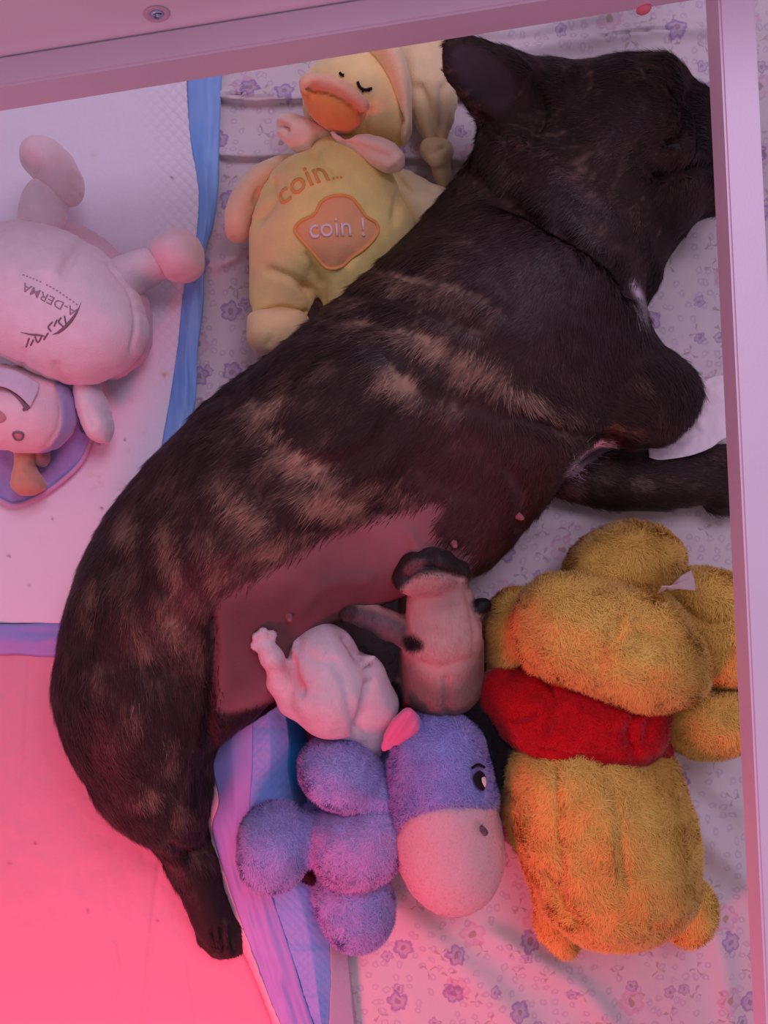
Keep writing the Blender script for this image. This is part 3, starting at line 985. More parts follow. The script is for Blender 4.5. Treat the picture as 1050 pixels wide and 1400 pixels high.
BR = np.random.default_rng(3)
FLOW = np.array([[950, 150, -1, -.2], [850, 120, -1, .05], [760, 130, -1, -.1], [880, 230, -.8, .7], [940, 260, -.3, 1], [850, 330, -.6, 1], [780, 230, -.9, .5], [690, 200, -.9, .6], [640, 110, -.8, -.7], [700, 110, -1, -.4],
                 [700, 290, -.9, .6], [600, 330, -.8, .6], [780, 380, -.7, .9], [830, 460, .2, 1], [880, 500, .8, .8], [930, 560, .2, 1], [850, 560, .9, .5], [700, 440, -.7, .8], [640, 520, -.6, .8], [740, 560, .5, .5], [700, 620, -.2, 1],
                 [660, 720, -.5, .9], [560, 560, -.8, .7], [500, 450, -.9, .6], [450, 560, -.8, .7], [380, 650, -.8, .7], [450, 680, -.7, .8], [300, 600, -.8, .8], [330, 760, -.6, .9], [220, 700, -.6, .9], [150, 780, -.2, 1], [250, 800, -.3, 1],
                 [110, 880, .1, 1], [200, 900, .1, 1], [130, 1000, .4, 1], [230, 980, .1, 1], [200, 1080, .5, 1], [260, 1080, .2, 1], [270, 1200, .4, 1], [305, 1280, .4, 1], [800, 650, .9, .3], [900, 655, 1, .1], [990, 655, 1, .1]], float)


def dogflow(P):
    px, py = PX(P)
    D = np.zeros((len(P), 3)); w = np.zeros(len(P))
    for x, y, dx, dy in FLOW:
        k = 1 / (((px - x) ** 2 + (py - y) ** 2) + 300) ** 1.5
        l = math.hypot(dx, dy)
        D[:, 0] += k * dx / l; D[:, 1] -= k * dy / l; w += k
    D /= w[:, None]
    return D / (np.linalg.norm(D, axis=1, keepdims=True) + 1e-6)


BARE = [(612, 682), (560, 694), (500, 712), (440, 735), (395, 762), (360, 782), (330, 800), (298, 822), (292, 880), (296, 940), (305, 975), (390, 955), (470, 915), (560, 880), (640, 850), (655, 790), (640, 750), (608, 740), (598, 715)]
TAN = [  # centre px, py, radii along / across, angle, strength
    (560, 392, 75, 20, 20, .55), (640, 405, 70, 16, 25, .5), (520, 450, 60, 26, 10, .55), (590, 470, 70, 24, 25, .75), (545, 520, 45, 22, 10, .8), (650, 500, 90, 20, 28, .7), (720, 545, 70, 14, 28, .75), (600, 560, 70, 16, 20, .5),
    (480, 420, 50, 14, -10, .45), (620, 360, 60, 12, 5, .35), (640, 335, 70, 8, 0, .3), (360, 560, 40, 22, -25, .8), (310, 600, 30, 20, -40, .5), (440, 510, 40, 18, -10, .35), (420, 640, 50, 22, 35, .9), (450, 690, 60, 22, 10, .9), (385, 600, 40, 16, 30, .6), (340, 700, 60, 22, 35, .8),
    (300, 660, 40, 22, 50, .55), (510, 665, 70, 14, -12, .6), (380, 745, 60, 22, -20, .7), (560, 680, 60, 10, -10, .5), (280, 740, 40, 24, 60, .5), (235, 740, 25, 45, 0, .55), (175, 720, 22, 40, 20, .55), (300, 790, 30, 14, -20, .5), (240, 780, 18, 40, -10, .5),
    (120, 830, 16, 55, 8, .55), (235, 860, 16, 60, -30, .65), (195, 900, 16, 60, -15, .4), (270, 900, 12, 50, 0, .35), (130, 940, 18, 40, 0, .3), (185, 980, 24, 30, 0, .4), (235, 1030, 18, 30, 0, .45), (160, 1020, 18, 28, 0, .35), (200, 1090, 22, 26, 0, .45), (245, 1100, 14, 30, 0, .4),
    (640, 620, 50, 30, 40, .3), (660, 730, 30, 20, -20, .35), (640, 260, 30, 14, -30, .45), (715, 245, 36, 12, 10, .3), (780, 225, 60, 16, 35, .3), (700, 215, 44, 10, 25, .25), (780, 190, 60, 26, 20, .25), (880, 300, 40, 20, 60, .3), (830, 130, 50, 16, 0, .2),
    (880, 520, 40, 12, 25, .3), (850, 585, 60, 8, 10, .4), (880, 660, 80, 12, 5, .45), (830, 640, 30, 12, 0, .3), (790, 520, 40, 14, 20, .3), (262, 1170, 14, 20, 0, .3)]


def brindle(V):
    px, py = PX(V)
    n = len(V)
    dens = 0.03 + 0.16 * fbm(px / 45, py / 45, 0 * px, 33)
    dens = dens * (1 - 0.75 * np.clip(pm([(760, 300), (960, 200), (960, 480), (900, 560), (780, 480), (700, 330)], V, 50), 0, 1))
    for x, y, ra, rb, ang, st in TAN:
        a = math.radians(ang); u = (px - x) * math.cos(a) + (py - y) * math.sin(a); v = -(px - x) * math.sin(a) + (py - y) * math.cos(a)
        dens = np.maximum(dens, st * np.exp(-((u / ra) ** 2 + (v / rb) ** 2) * 0.9))
    fl_ = dogflow(V)
    u = V[:, 0] * fl_[:, 0] + V[:, 1] * fl_[:, 1]; v = -V[:, 0] * fl_[:, 1] + V[:, 1] * fl_[:, 0]
    fs = fbm(u * 75, v * 330, V[:, 2] * 120, 15, 2)
    bands = fbm(u * 125, v * 34, V[:, 2] * 40, 5)
    spots = fbm(V[:, 0] * 110, V[:, 1] * 110, V[:, 2] * 110, 6)
    t = sstep(0.38, 0.68, bands * 0.34 + spots * 0.22 + fs * 0.44 + (dens - 0.42) * 0.42)
    t = t * (0.22 + 0.78 * dens)
    dark = np.array([0.028, 0.0140, 0.0130]); tan = np.array([0.37, 0.245, 0.165])
    c = dark + (tan - dark) * t[:, None]
    big = fbm(px / 70, py / 70, 0 * px, 12)
    c = c * (0.75 + 0.6 * big)[:, None]
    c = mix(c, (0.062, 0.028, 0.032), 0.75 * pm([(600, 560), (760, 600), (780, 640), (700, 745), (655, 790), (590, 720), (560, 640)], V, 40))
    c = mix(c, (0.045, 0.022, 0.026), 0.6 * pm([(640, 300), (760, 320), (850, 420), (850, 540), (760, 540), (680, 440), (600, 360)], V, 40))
    c = mix(c, (0.16, 0.10, 0.09), 0.55 * lm([(690, 192), (735, 205), (775, 235), (815, 275)], V, 8) * sstep(.3, .6, fs))
    # ear inside, white chest flashes, nose
    c = mix(c, (0.05, 0.036, 0.045), pm([(618, 80), (626, 66), (650, 66), (690, 90), (705, 120), (690, 150), (660, 140), (632, 112)], V, 6) * 0.9)
    c = mix(c, (0.65, 0.55, 0.62), 0.9 * np.clip(lm([(866, 388), (876, 408), (882, 430)], V, 5) , 0, 1))
    c = mix(c, (0.65, 0.52, 0.58), 0.95 * pm([(772, 650), (795, 620), (820, 603), (832, 607), (826, 618), (800, 636), (782, 652)], V, 3))
    c = mix(c, (0.006, 0.004, 0.008), 0.8 * pm([(930, 128), (975, 140), (1010, 200), (1005, 260), (975, 262), (955, 210)], V, 12))
    return c


def dogcolor(V):
    c = brindle(V)
    px, py = PX(V)
    skin = np.array([0.275, 0.115, 0.13])
    sk = skin * (0.72 + 0.5 * fbm(px / 60, py / 60, 0 * px, 71))[:, None]
    sk = sk * (1 - 0.45 * pm([(290, 820), (400, 800), (520, 770), (560, 830), (420, 880), (330, 960), (295, 960)], V, 40))[:, None]
    m = pm(BARE, V, 7)
    c = c + (sk - c) * m[:, None]
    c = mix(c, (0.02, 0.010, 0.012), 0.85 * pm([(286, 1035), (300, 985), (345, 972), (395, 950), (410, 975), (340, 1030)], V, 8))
    return c


Vd, Qd = dg.build(0.0105, 2, (0.004, 45, 8))
# let the body sink onto the bedding only a little; carve the folds the photo shows
Vd = carve(Vd, Qd, [
    ([(700, 268), (745, 300), (800, 330), (845, 365), (862, 395)], 9, .007), ([(655, 240), (690, 275), (740, 292)], 8, .003),
    ([(291, 850), (294, 900), (288, 960), (284, 1010)], 6, .007), ([(710, 565), (760, 585), (800, 592), (840, 600)], 8, .0035),
    ([(560, 520), (640, 550), (720, 580)], 14, .001), ([(225, 1150), (250, 1163), (275, 1158)], 6, .004),
    ([(925, 120), (940, 150), (930, 185), (915, 192)], 6, .005), ([(880, 200), (884, 222), (905, 238)], 7, .003),
    ([(945, 130), (958, 160), (962, 200), (950, 235)], 6, .005), ([(900, 240), (940, 232), (975, 225)], 6, .005), ([(905, 110), (890, 105), (885, 95)], 5, .002),
    ([(735, 110), (745, 150), (730, 190)], 8, .005), ([(655, 160), (690, 185), (700, 200)], 6, .004), ([(770, 300), (790, 320)], 8, .003),
    ([(500, 360), (560, 372), (640, 390), (700, 420)], 9, .0014), ([(470, 400), (540, 405), (600, 425), (660, 450)], 8, .0014), ([(440, 430), (520, 440), (590, 455)], 8, .0012),
    ([(700, 640), (720, 680), (715, 720)], 10, .002), ([(560, 730), (575, 770), (560, 800)], 8, -.003), ([(410, 830), (440, 800), (500, 790)], 12, -.003),
    ([(1000, 640), (985, 640)], 3, .003), ([(290, 1272), (293, 1300)], 3, .0035), ([(303, 1270), (306, 1302)], 3.5, .0045), ([(315, 1268), (319, 1300)], 3, .003)])
cd = dogcolor(Vd)
dog = make_mesh('dog', Vd, Qd, M_dogskin, None, cd)
tag(dog, 'large dark brindle bulldog lying on its side across the pen, nursing two puppies', 'dog')
fm = (1 - pm(BARE, Vd, 12)) ** 2
fm = np.clip(fm, 0.0, 1) * (Vd[:, 2] > 0.006) * (1 - 0.9 * pm([(618, 84), (626, 70), (650, 70), (690, 94), (700, 120), (686, 146), (660, 136), (634, 112)], Vd, 5))
LS = 1 - 0.65 * pm(ear, Vd, 10) - 0.35 * pm(head, Vd, 15) - 0.6 * pm([(255, 1210), (300, 1200), (345, 1320), (260, 1320)], Vd, 15) - .25 * pm(forelow, Vd, 10)
LS = np.clip(LS, .25, 1)
FV, FN, root, P = fur(Vd, Qd, 190000, 0.0085, 0.00062, flow=dogflow, lift=0.16, jitter=0.14, clump=0.35, cs=90, mask=fm, seed=4, lscale=LS)
rg = np.random.default_rng(9)
fc = brindle(P + rg.normal(0, .0021, P.shape))
st = vnoise(P[:, 0] * 420, P[:, 1] * 420, P[:, 2] * 420, 19)
fc = fc * (0.55 + 0.75 * st[:, None] + rg.normal(0, 0.16, (len(P), 1))).clip(0.2, 2)
fc = np.clip(fc, 0.001, 1)
f3 = np.stack([fc * 0.8, fc * 0.8, fc * 1.15], 1).reshape(-1, 3)
fo = make_mesh('coat', FV, np.arange(len(FV)).reshape(-1, 3), M_dogfur, dog, f3, FN)
fo['kind'] = 'stuff'; fo['label'] = 'short dark coat with tan brindle streaks'
bv_dog = surf((Vd, Qd))
M_nose = mat('nose_leather', (0.010, 0.008, 0.014), rough=0.35, spec=0.5, bump=0.3, bscale=900)
M_claw = mat('claw', (0.05, 0.03, 0.03), rough=0.4, spec=0.5)
M_teat = mat('teat', (0.30, 0.10, 0.12), rough=0.6)
e = Sculpt(0.0012); pt = top_hit(bv_dog, 908, 206, .1, 0)[0]
e.cone(tuple(pt - Vector((0.007, 0.001, .0032))), .0045, tuple(pt + Vector((0.008, 0.002, -.0040))), .0045, flat=.8)
blob('eyelid', e, M_nose, dog)
e = Sculpt(0.0012); pt = top_hit(bv_dog, 913, 97, .1, 0)[0]
e.cone(tuple(pt - Vector((0.003, -0.002, .004))), .0050, tuple(pt + Vector((0.003, -0.002, -.004))), .0045, flat=.8)
blob('eyelid', e, M_nose, dog)
e = Sculpt(0.0014)
e.line([(984, 178, .080, .008), (994, 200, .076, .0085), (995, 222, .070, .008)], k=.004)
blob('nose', e, M_nose, dog, lines=[([(988, 186), (996, 190)], 3, .002)])
for x, y in ((308, 1305), (297, 1302), (322, 1303)):
    tube('claw', [W(x, y - 12, .014), W(x, y - 4, .0135), W(x + 1, y + 1, .0115)], .0016, M_claw, dog, taper=False)
for x, y in ((708, 705), (620, 742), (395, 842)):
    pt, nn = top_hit(bv_dog, x, y, .08, 0)
    e = Sculpt(0.001); e.cone(tuple(pt - nn * .002), .0030, tuple(pt + nn * .0032), .0018)
    blob('teat', e, M_teat, dog)

# ================================================================== the puppies
def zd(px, py, up=0.0):
    """height of the mother's flank where the photograph shows px, py"""
    z = top_hit(bv_dog, px, py, .03, 0)[0].z
    return max(z, .03) + up


M_pup = mat('puppy_skin', rough=0.6, attr=True, bump=0.2, bscale=600, spec=0.3, sss=0.25)
M_pupf = mat('puppy_fuzz', rough=0.6, attr=True)

p1 = Sculpt(0.0015)
body1 = [(384, 952), (397, 934), (411, 914), (413, 890), (410, 868), (424, 846), (450, 846), (468, 862), (482, 885), (505, 900), (520, 920), (532, 955), (534, 990), (528, 1018), (512, 1036), (495, 1020), (470, 1008), (440, 1006), (415, 990), (392, 962)]
p1.infl(body1, 0.050, 0.030, 0.040, k=0.008)
p1.line([(440, 868, zd(440, 868, .008), .0150), (442, 900, .080, .020), (448, 940, .078, .024), (452, 960, .070, .023)], k=0.010)   # head, neck, back
p1.line([(500, 925, .068, .014), (512, 965, .060, .015), (508, 1005, .050, .012), (510, 1030, .042, .008)], k=0.006)   # flank and hind leg
arm1 = [(402, 956, .076, .012), (386, 930, zd(386, 930, .007), .0088), (371, 898, zd(371, 898, .005), .0062), (363, 882, zd(363, 882, .0045), .0060)]
p1.line(arm1, k=0.006)   # foreleg
for tx, ty in ((349, 882), (351, 871), (360, 864), (371, 868)):
    p1.line([(363, 884, zd(363, 884, .0050), .0048), (tx, ty, zd(tx, ty, .0034), .0034)], k=0.0012)
p1.line([(486, 906, .0855, .0030), (498, 904, .085, .0024), (511, 899, .084, .0018)], k=0.003)                            # little fold


def pup1c(V):
    c = np.tile([0.80, 0.60, 0.64], (len(V), 1)).astype(float)
    c = c * (0.9 + 0.2 * fbm(V[:, 0] * 120, V[:, 1] * 120, V[:, 2] * 120, 3))[:, None]
    c = mix(c, (0.75, 0.28, 0.32), 0.75 * lm([(392, 915), (402, 925), (410, 935)], V, 12))
    c = mix(c, (0.60, 0.36, 0.40), 0.6 * pm([(450, 845), (480, 870), (500, 905), (480, 905), (460, 880)], V, 8))
    c = mix(c, (0.85, 0.5, 0.5), 0.6 * lm([(350, 872), (360, 866), (370, 868)], V, 6))
    return c


pup1, V1, Q1 = blob('puppy', p1, M_pup, None, .014, 2, (0.002, 90, 3), pup1c,
                    lines=[([(472, 872), (484, 890), (492, 902)], 5, .003), ([(402, 888), (406, 868), (420, 850)], 3, -.0016), ([(398, 905), (402, 925), (412, 945)], 6, .004), ([(505, 935), (498, 970), (490, 1002)], 6, .004), ([(455, 905), (470, 930), (478, 960), (486, 1000)], 7, .0018), ([(408, 880), (425, 900), (445, 905)], 7, .001)],
                    furp=dict(n=26000, length=.0022, width=.00035, lift=.18, jitter=.25, clump=.2, seed=8, tone=.06, root=.97, flow=lambda P: np.tile([0.25, -1.0, 0], (len(P), 1))))
tag(pup1, 'pinkish-white newborn puppy with one outstretched paw on the mother\'s belly', 'puppy', 'nursing puppies')

p2 = Sculpt(0.0015)
body2 = [(545, 830), (549, 803), (572, 786), (612, 785), (636, 796), (650, 822), (658, 862), (661, 920), (656, 955), (636, 975), (600, 978), (566, 970), (549, 932), (546, 885)]
p2.infl(body2, 0.048, 0.036, 0.040, k=0.008)
p2.line([(598, 825, .082, .020), (604, 870, .080, .023), (606, 930, .070, .024)], k=0.010)
p2.line([(562, 788, zd(562, 788, .002), .012), (588, 780, zd(588, 780, .003), .015), (616, 784, zd(616, 784, .002), .013)], k=0.006)            # head
p2.line([(566, 772, zd(566, 772, .003), .0085), (592, 770, zd(592, 770, .003), .010)], k=0.006)
p2.line([(562, 866, .068, .010), (530, 854, .072, .0085), (500, 840, max(.074, zd(500, 840, .004)), .0080), (478, 836, max(.074, zd(478, 836, .003)), .007)], k=0.006)   # foreleg to the left
p2.line([(552, 872, .078, .0060), (566, 880, .080, .0065)], k=0.004)
p2.line([(644, 838, .064, .0070), (658, 829, .064, .0050), (664, 827, .064, .0042)], k=0.004)            # far paw
p2.line([(560, 940, .050, .012), (544, 950, .044, .008), (540, 958, .042, .006)], k=0.005)              # hind paw
p2.infl([(543, 802), (546, 788), (556, 780), (566, 786), (560, 800), (550, 812)], zd(555, 792, .010), .004, k=.003)   # ear


def pup2c(V):
    c = np.tile([0.66, 0.36, 0.32], (len(V), 1)).astype(float)
    c = c * (0.85 + 0.3 * fbm(V[:, 0] * 110, V[:, 1] * 110, V[:, 2] * 110, 3))[:, None]
    c = mix(c, (0.185, 0.12, 0.10), 0.9 * pm([(540, 890), (580, 925), (620, 930), (665, 880), (675, 990), (540, 990)], V, 22))
    c = mix(c, (0.25, 0.13, 0.13), 0.7 * pm([(560, 800), (600, 785), (630, 800), (620, 835), (590, 838)], V, 14) * 0.6)
    c = mix(c, (0.15, 0.10, 0.11), 0.95 * pm([(470, 825), (548, 848), (556, 880), (545, 885), (470, 850)], V, 6))
    dk = (0.012, 0.007, 0.009)
    c = mix(c, dk, 0.97 * pm([(530, 760), (560, 745), (610, 748), (650, 775), (648, 800), (632, 790), (608, 784), (574, 786), (552, 802), (540, 815)], V, 5))
    c = mix(c, (0.22, 0.09, 0.10), 0.8 * pm([(552, 778), (562, 768), (580, 766), (578, 776), (560, 786)], V, 4))
    c = mix(c, dk, pm([(550, 872), (566, 868), (580, 880), (574, 890), (556, 890)], V, 4))
    c = mix(c, dk, pm([(648, 818), (680, 816), (680, 840), (650, 838)], V, 4))
    c = mix(c, dk, pm([(525, 935), (548, 935), (550, 965), (530, 970)], V, 4))
    c = mix(c, dk, 0.8 * pm([(460, 822), (486, 826), (484, 848), (462, 845)], V, 6))
    return c


pup2, V2, Q2 = blob('puppy', p2, M_pup, None, .012, 2, (0.002, 90, 5), pup2c,
                    lines=[([(556, 790), (575, 776), (600, 778), (630, 790)], 5, .003), ([(590, 755), (594, 775)], 5, .002), ([(610, 930), (612, 950), (610, 975)], 5, .003), ([(560, 905), (600, 915), (640, 905)], 9, .002), ([(548, 815), (552, 850), (560, 880)], 5, .002), ([(636, 800), (648, 850), (650, 900)], 5, .0015)],
                    furp=dict(n=30000, length=.0028, width=.0004, lift=.2, jitter=.25, clump=.3, seed=9, tone=.10, root=.9, flow=lambda P: np.tile([0.05, -1.0, 0], (len(P), 1))))
tag(pup2, 'fawn newborn puppy with black head and paws, nursing beside the yellow bear toy', 'puppy', 'nursing puppies')


# ================================================================== soft toys
M_pile = mat('long_pile', rough=0.9, attr=True, spec=0.1, sheen=0.15)
M_velour = mat('velour', rough=0.92, attr=True, spec=0.1, sheen=0.35, bump=0.30, bscale=900, var=0.05, vscale=120)
M_thread_d = mat('dark_thread', (0.05, 0.02, 0.04), rough=0.7)


def velour_c(rgb, sd=1, amt=0.1):
    def f(V):
        return np.clip(np.array(rgb) * (1 - amt + 2 * amt * fbm(V[:, 0] * 70, V[:, 1] * 70, V[:, 2] * 70, sd))[:, None], 0, 1)
    return f


# --- golden bear, face down
bear = empty('plush_bear', W(820, 1050, 0.006), 'golden yellow plush bear in a short red top, lying face down by the right rail', 'plush toy')
GOLD = (0.96, 0.62, 0.14)


def gold(sd, dk=0.0):
    def f(V):
        c = np.array(GOLD) * (0.85 + 0.3 * fbm(V[:, 0] * 60, V[:, 1] * 60, V[:, 2] * 60, sd))[:, None]
        return np.clip(c, 0, 1)
    return f


BF = dict(length=.0056, width=.00075, lift=.55, jitter=.35, clump=.8, cs=110, tone=.10, root=.8)
bd = Sculpt(.0022)
bd.infl([(690, 1080), (684, 1050), (700, 1022), (730, 1010), (790, 1015), (860, 1018), (912, 1030), (935, 1085), (950, 1145), (950, 1210), (932, 1250), (892, 1275), (850, 1285), (800, 1283), (768, 1262), (742, 1236), (732, 1205), (714, 1165), (696, 1118)], .055, .045, .048, k=.01)
bd.line([(790, 1080, .070, .040), (830, 1180, .066, .042)], k=.03)
blob('body', bd, M_pile, bear, .008, 2, (.003, 60, 2), gold(1), dict(n=60000, seed=11, **BF),
     [([(822, 1030), (838, 1090), (848, 1150), (856, 1210)], 5, .0035), ([(760, 1045), (764, 1120), (768, 1190), (772, 1250)], 5, .0035), ([(925, 1060), (942, 1130), (944, 1200)], 5, .002), ([(745, 1190), (770, 1235), (790, 1262)], 6, .004)])
for pts, sd in (([(730, 1212), (741, 1262), (758, 1296), (782, 1302), (788, 1275), (776, 1240), (762, 1215)], 12), ([(930, 1210), (962, 1208), (976, 1238), (962, 1274), (936, 1288), (908, 1274), (918, 1245)], 13)):
    l = Sculpt(.002).infl(pts, .024, .020, .016, k=.006)
    l.line([(760, 1262, .026, .014), (790, 1215, .036, .018)] if sd == 12 else [(938, 1250, .026, .014), (890, 1215, .036, .018)], k=.01)
    blob('leg', l, M_pile, bear, .006, 2, None, gold(sd), dict(n=9000, seed=sd, **BF))
sh = Sculpt(.002)
sh.infl([(722, 905), (692, 922), (668, 952), (672, 975), (695, 995), (716, 1012), (727, 1028), (760, 1037), (800, 1042), (860, 1038), (893, 1027), (912, 1038), (920, 1024), (902, 1003), (908, 965), (895, 930), (860, 905), (790, 890)], .062, .036, .040, k=.008)
sh.line([(690, 950, .060, .018), (715, 975, .064, .020)], k=.01)
sh.line([(770, 985, .072, .030), (850, 990, .074, .028)], k=.02)
o, _, _ = blob('red_top', sh, M_pile, bear, .010, 2, (.004, 70, 3), velour_c((0.60, 0.008, 0.014), 4, .15), dict(n=42000, length=.0028, width=.0006, lift=.5, jitter=.4, clump=.7, cs=160, seed=14, tone=.18, root=.75),
               [([(745, 925), (755, 960), (745, 1000)], 8, .005), ([(870, 975), (860, 1000), (868, 1030)], 7, .005), ([(890, 985), (885, 1010)], 6, .004), ([(700, 985), (730, 975)], 6, .003), ([(780, 960), (820, 985), (870, 985)], 9, -.003), ([(725, 1020), (800, 1034), (890, 1020)], 5, .002)])
o['label'] = 'red short-sleeved top'
ar = Sculpt(.002)
ar.infl([(664, 890), (668, 845), (682, 815), (708, 804), (738, 814), (752, 850), (745, 895), (722, 925), (690, 935), (668, 940)], .040, .030, .030, k=.008)
blob('arm', ar, M_pile, bear, .008, 2, (.003, 60, 6), gold(6), dict(n=17000, seed=15, **BF))
ar = Sculpt(.002)
ar.infl([(900, 985), (904, 962), (930, 945), (975, 936), (1015, 945), (1032, 970), (1025, 1008), (990, 1028), (950, 1032), (918, 1018), (903, 1003)], .050, .034, .036, k=.008)
blob('arm', ar, M_pile, bear, .008, 2, (.003, 60, 7), gold(7), dict(n=17000, seed=16, **BF), [([(905, 960), (960, 950), (1000, 940)], 6, .004)])
hd = Sculpt(.0022)
hd.infl([(726, 875), (728, 845), (742, 820), (780, 808), (835, 803), (880, 812), (915, 838), (945, 872), (960, 905), (958, 938), (932, 957), (892, 968), (858, 966), (820, 952), (772, 932), (738, 918)], .078, .040, .050, k=.012)
hd.line([(775, 855, .088, .030), (870, 885, .092, .032)], k=.03)
blob('head', hd, M_pile, bear, .020, 2, (.004, 50, 8), gold(8), dict(n=40000, seed=17, **BF),
     [([(845, 845), (842, 875), (820, 905)], 10, .005), ([(875, 870), (905, 880)], 18, .007), ([(935, 870), (925, 850), (900, 835)], 8, -.002)])
er = Sculpt(.002)
er.infl([(765, 820), (772, 785), (788, 752), (818, 728), (858, 716), (898, 722), (922, 742), (930, 768), (912, 792), (884, 810), (832, 812), (790, 830)], .055, .036, .036, k=.008)
blob('ear', er, M_pile, bear, .010, 2, (.003, 60, 9), gold(9), dict(n=26000, seed=18, **BF))
er = Sculpt(.002)
er.infl([(888, 815), (915, 788), (950, 779), (1000, 786), (1040, 800), (1056, 850), (1050, 900), (1025, 932), (985, 936), (955, 925), (930, 880)], .058, .034, .040, k=.008)
blob('ear', er, M_pile, bear, .010, 2, (.004, 60, 10), gold(10), dict(n=30000, seed=19, **BF), [([(930, 830), (970, 850), (1010, 845)], 10, .004), ([(960, 880), (1000, 870)], 12, -.003)])
G = loft([[(898, 812, .096), (915, 802, .099), (930, 788, .101), (945, 780, .103)], [(905, 800, .104), (918, 800, .102), (932, 796, .105), (950, 792, .101)], [(915, 808, .098), (925, 806, .103), (938, 806, .105), (951, 808, .099)]], 24, 14)
G[..., 2] += .003 * (fbm(G[..., 0] / 8, G[..., 1] / 8, 0 * G[..., 0], 91) - .5)
o = grid_mesh('care_tag', to_world(G), mat('tag_ribbon', (0.80, 0.62, 0.62), rough=0.5), bear, .0005)
o['label'] = 'crumpled white ribbon tag'

# --- lilac donkey
dk_ = empty('plush_donkey', W(520, 1140, 0.02), 'lilac-blue plush donkey with pale pink muzzle and black yarn mane, below the puppies', 'plush toy')
LIL = (0.46, 0.43, 0.84)
DF = dict(length=.0046, width=.00065, lift=.6, jitter=.5, clump=1.1, cs=170, tone=.12, root=.85)


def lilac(sd):
    return velour_c(LIL, sd, .12)


b_ = Sculpt(.002)
b_.infl([(424, 1130), (440, 1108), (478, 1094), (520, 1078), (552, 1090), (560, 1130), (548, 1172), (528, 1196), (494, 1210), (458, 1206), (432, 1182)], .052, .034, .036, k=.008)
blob('body', b_, M_pile, dk_, .014, 2, (.003, 70, 1), velour_c((0.58, 0.42, 0.80), 21, .1), dict(n=22000, seed=21, **DF))
for nm, pts, z, t, sd in (('leg', [(410, 1050), (422, 1022), (450, 1007), (485, 1010), (512, 1034), (520, 1072), (500, 1098), (464, 1102), (428, 1086)], .058, .030, 22),
                          ('leg', [(327, 1152), (340, 1116), (372, 1098), (406, 1108), (422, 1140), (418, 1182), (390, 1212), (355, 1212), (332, 1186)], .054, .028, 23),
                          ('leg', [(433, 1225), (448, 1200), (480, 1192), (520, 1196), (536, 1222), (536, 1258), (518, 1286), (488, 1297), (458, 1284), (440, 1256)], .036, .026, 24)):
    l = Sculpt(.002).infl(pts, z, t, t * .95, k=.006)
    if sd == 23: l.line([(400, 1150, .050, .016), (440, 1145, .05, .018)], k=.008)
    if sd == 24: l.line([(470, 1215, .036, .02), (480, 1180, .045, .02)], k=.008)
    if sd == 22: l.line([(490, 1075, .058, .02), (520, 1090, .055, .02)], k=.008)
    blob(nm, l, M_pile, dk_, .012, 2, (.003, 80, sd), lilac(sd), dict(n=20000, seed=sd, **DF))
l = Sculpt(.002).line([(438, 1112, .034, .012), (455, 1100, .034, .014)], k=.004)
l.line([(455, 1100, .034, .014), (480, 1110, .04, .016)], k=.004)
blob('leg', l, M_pile, dk_, .012, 2, None, lilac(25), dict(n=4000, seed=25, **DF))
h_ = Sculpt(.002)
hp = [(530, 1045), (545, 1015), (572, 992), (612, 982), (642, 990), (657, 1018), (663, 1060), (670, 1105), (681, 1140), (681, 1175), (668, 1206), (645, 1230), (614, 1238), (580, 1225), (556, 1192), (544, 1155), (534, 1100)]
h_.infl(hp, .056, .046, .040, k=.008)
h_.line([(600, 1035, .072, .030), (615, 1090, .070, .030)], k=.02)
h_.line([(612, 1155, .062, .034), (620, 1180, .058, .032)], k=.015)
MUZ = [(530, 1150), (545, 1134), (562, 1116), (590, 1106), (625, 1102), (668, 1102), (700, 1110), (710, 1200), (650, 1260), (560, 1240), (530, 1180)]


def headc(V):
    c = lilac(26)(V) * np.array([0.85, 0.9, 1.0])
    return mix(c, (0.84, 0.53, 0.56), pm(MUZ, V, 2.5))


Vh, Qh = h_.build(.014, 2, (.002, 70, 4))
Vh = carve(Vh, Qh, [([(542, 1137), (562, 1117), (590, 1107), (625, 1103), (672, 1104)], 4, .0022), ([(655, 1128), (660, 1136)], 5, .002)])
ch = headc(Vh)
mu = pm(MUZ, Vh, 2.5)
fv1 = fur(Vh, Qh, 26000, mask=1 - mu, seed=26, **{k: v for k, v in DF.items() if k not in ('tone', 'root')})
fv2 = fur(Vh, Qh, 16000, mask=mu, seed=27, length=.0016, width=.0005, lift=.6, jitter=.5, clump=.5, cs=150)
VV, NN, CC = [Vh], [vnormals(Vh, Qh)], [ch * .85]
for a, b, c, p in (fv1, fv2):
    base = ch[c] * (1 + np.random.default_rng(2).normal(0, .09, (len(c), 1)))
    VV.append(a); NN.append(b); CC.append(np.clip(np.stack([base * .8, base * .8, base * 1.05], 1).reshape(-1, 3), 0, 1))
VV = np.vstack(VV)
hdo = make_mesh('head', VV, [Qh, np.arange(len(Vh), len(VV)).reshape(-1, 3)], M_pile, dk_, np.vstack(CC), np.vstack(NN))
bv_h = surf((Vh, Qh))
M_eyew = mat('eye_white', (0.75, 0.6, 0.5), rough=0.6); M_black = mat('black_thread', (0.012, 0.006, 0.012), rough=0.7)


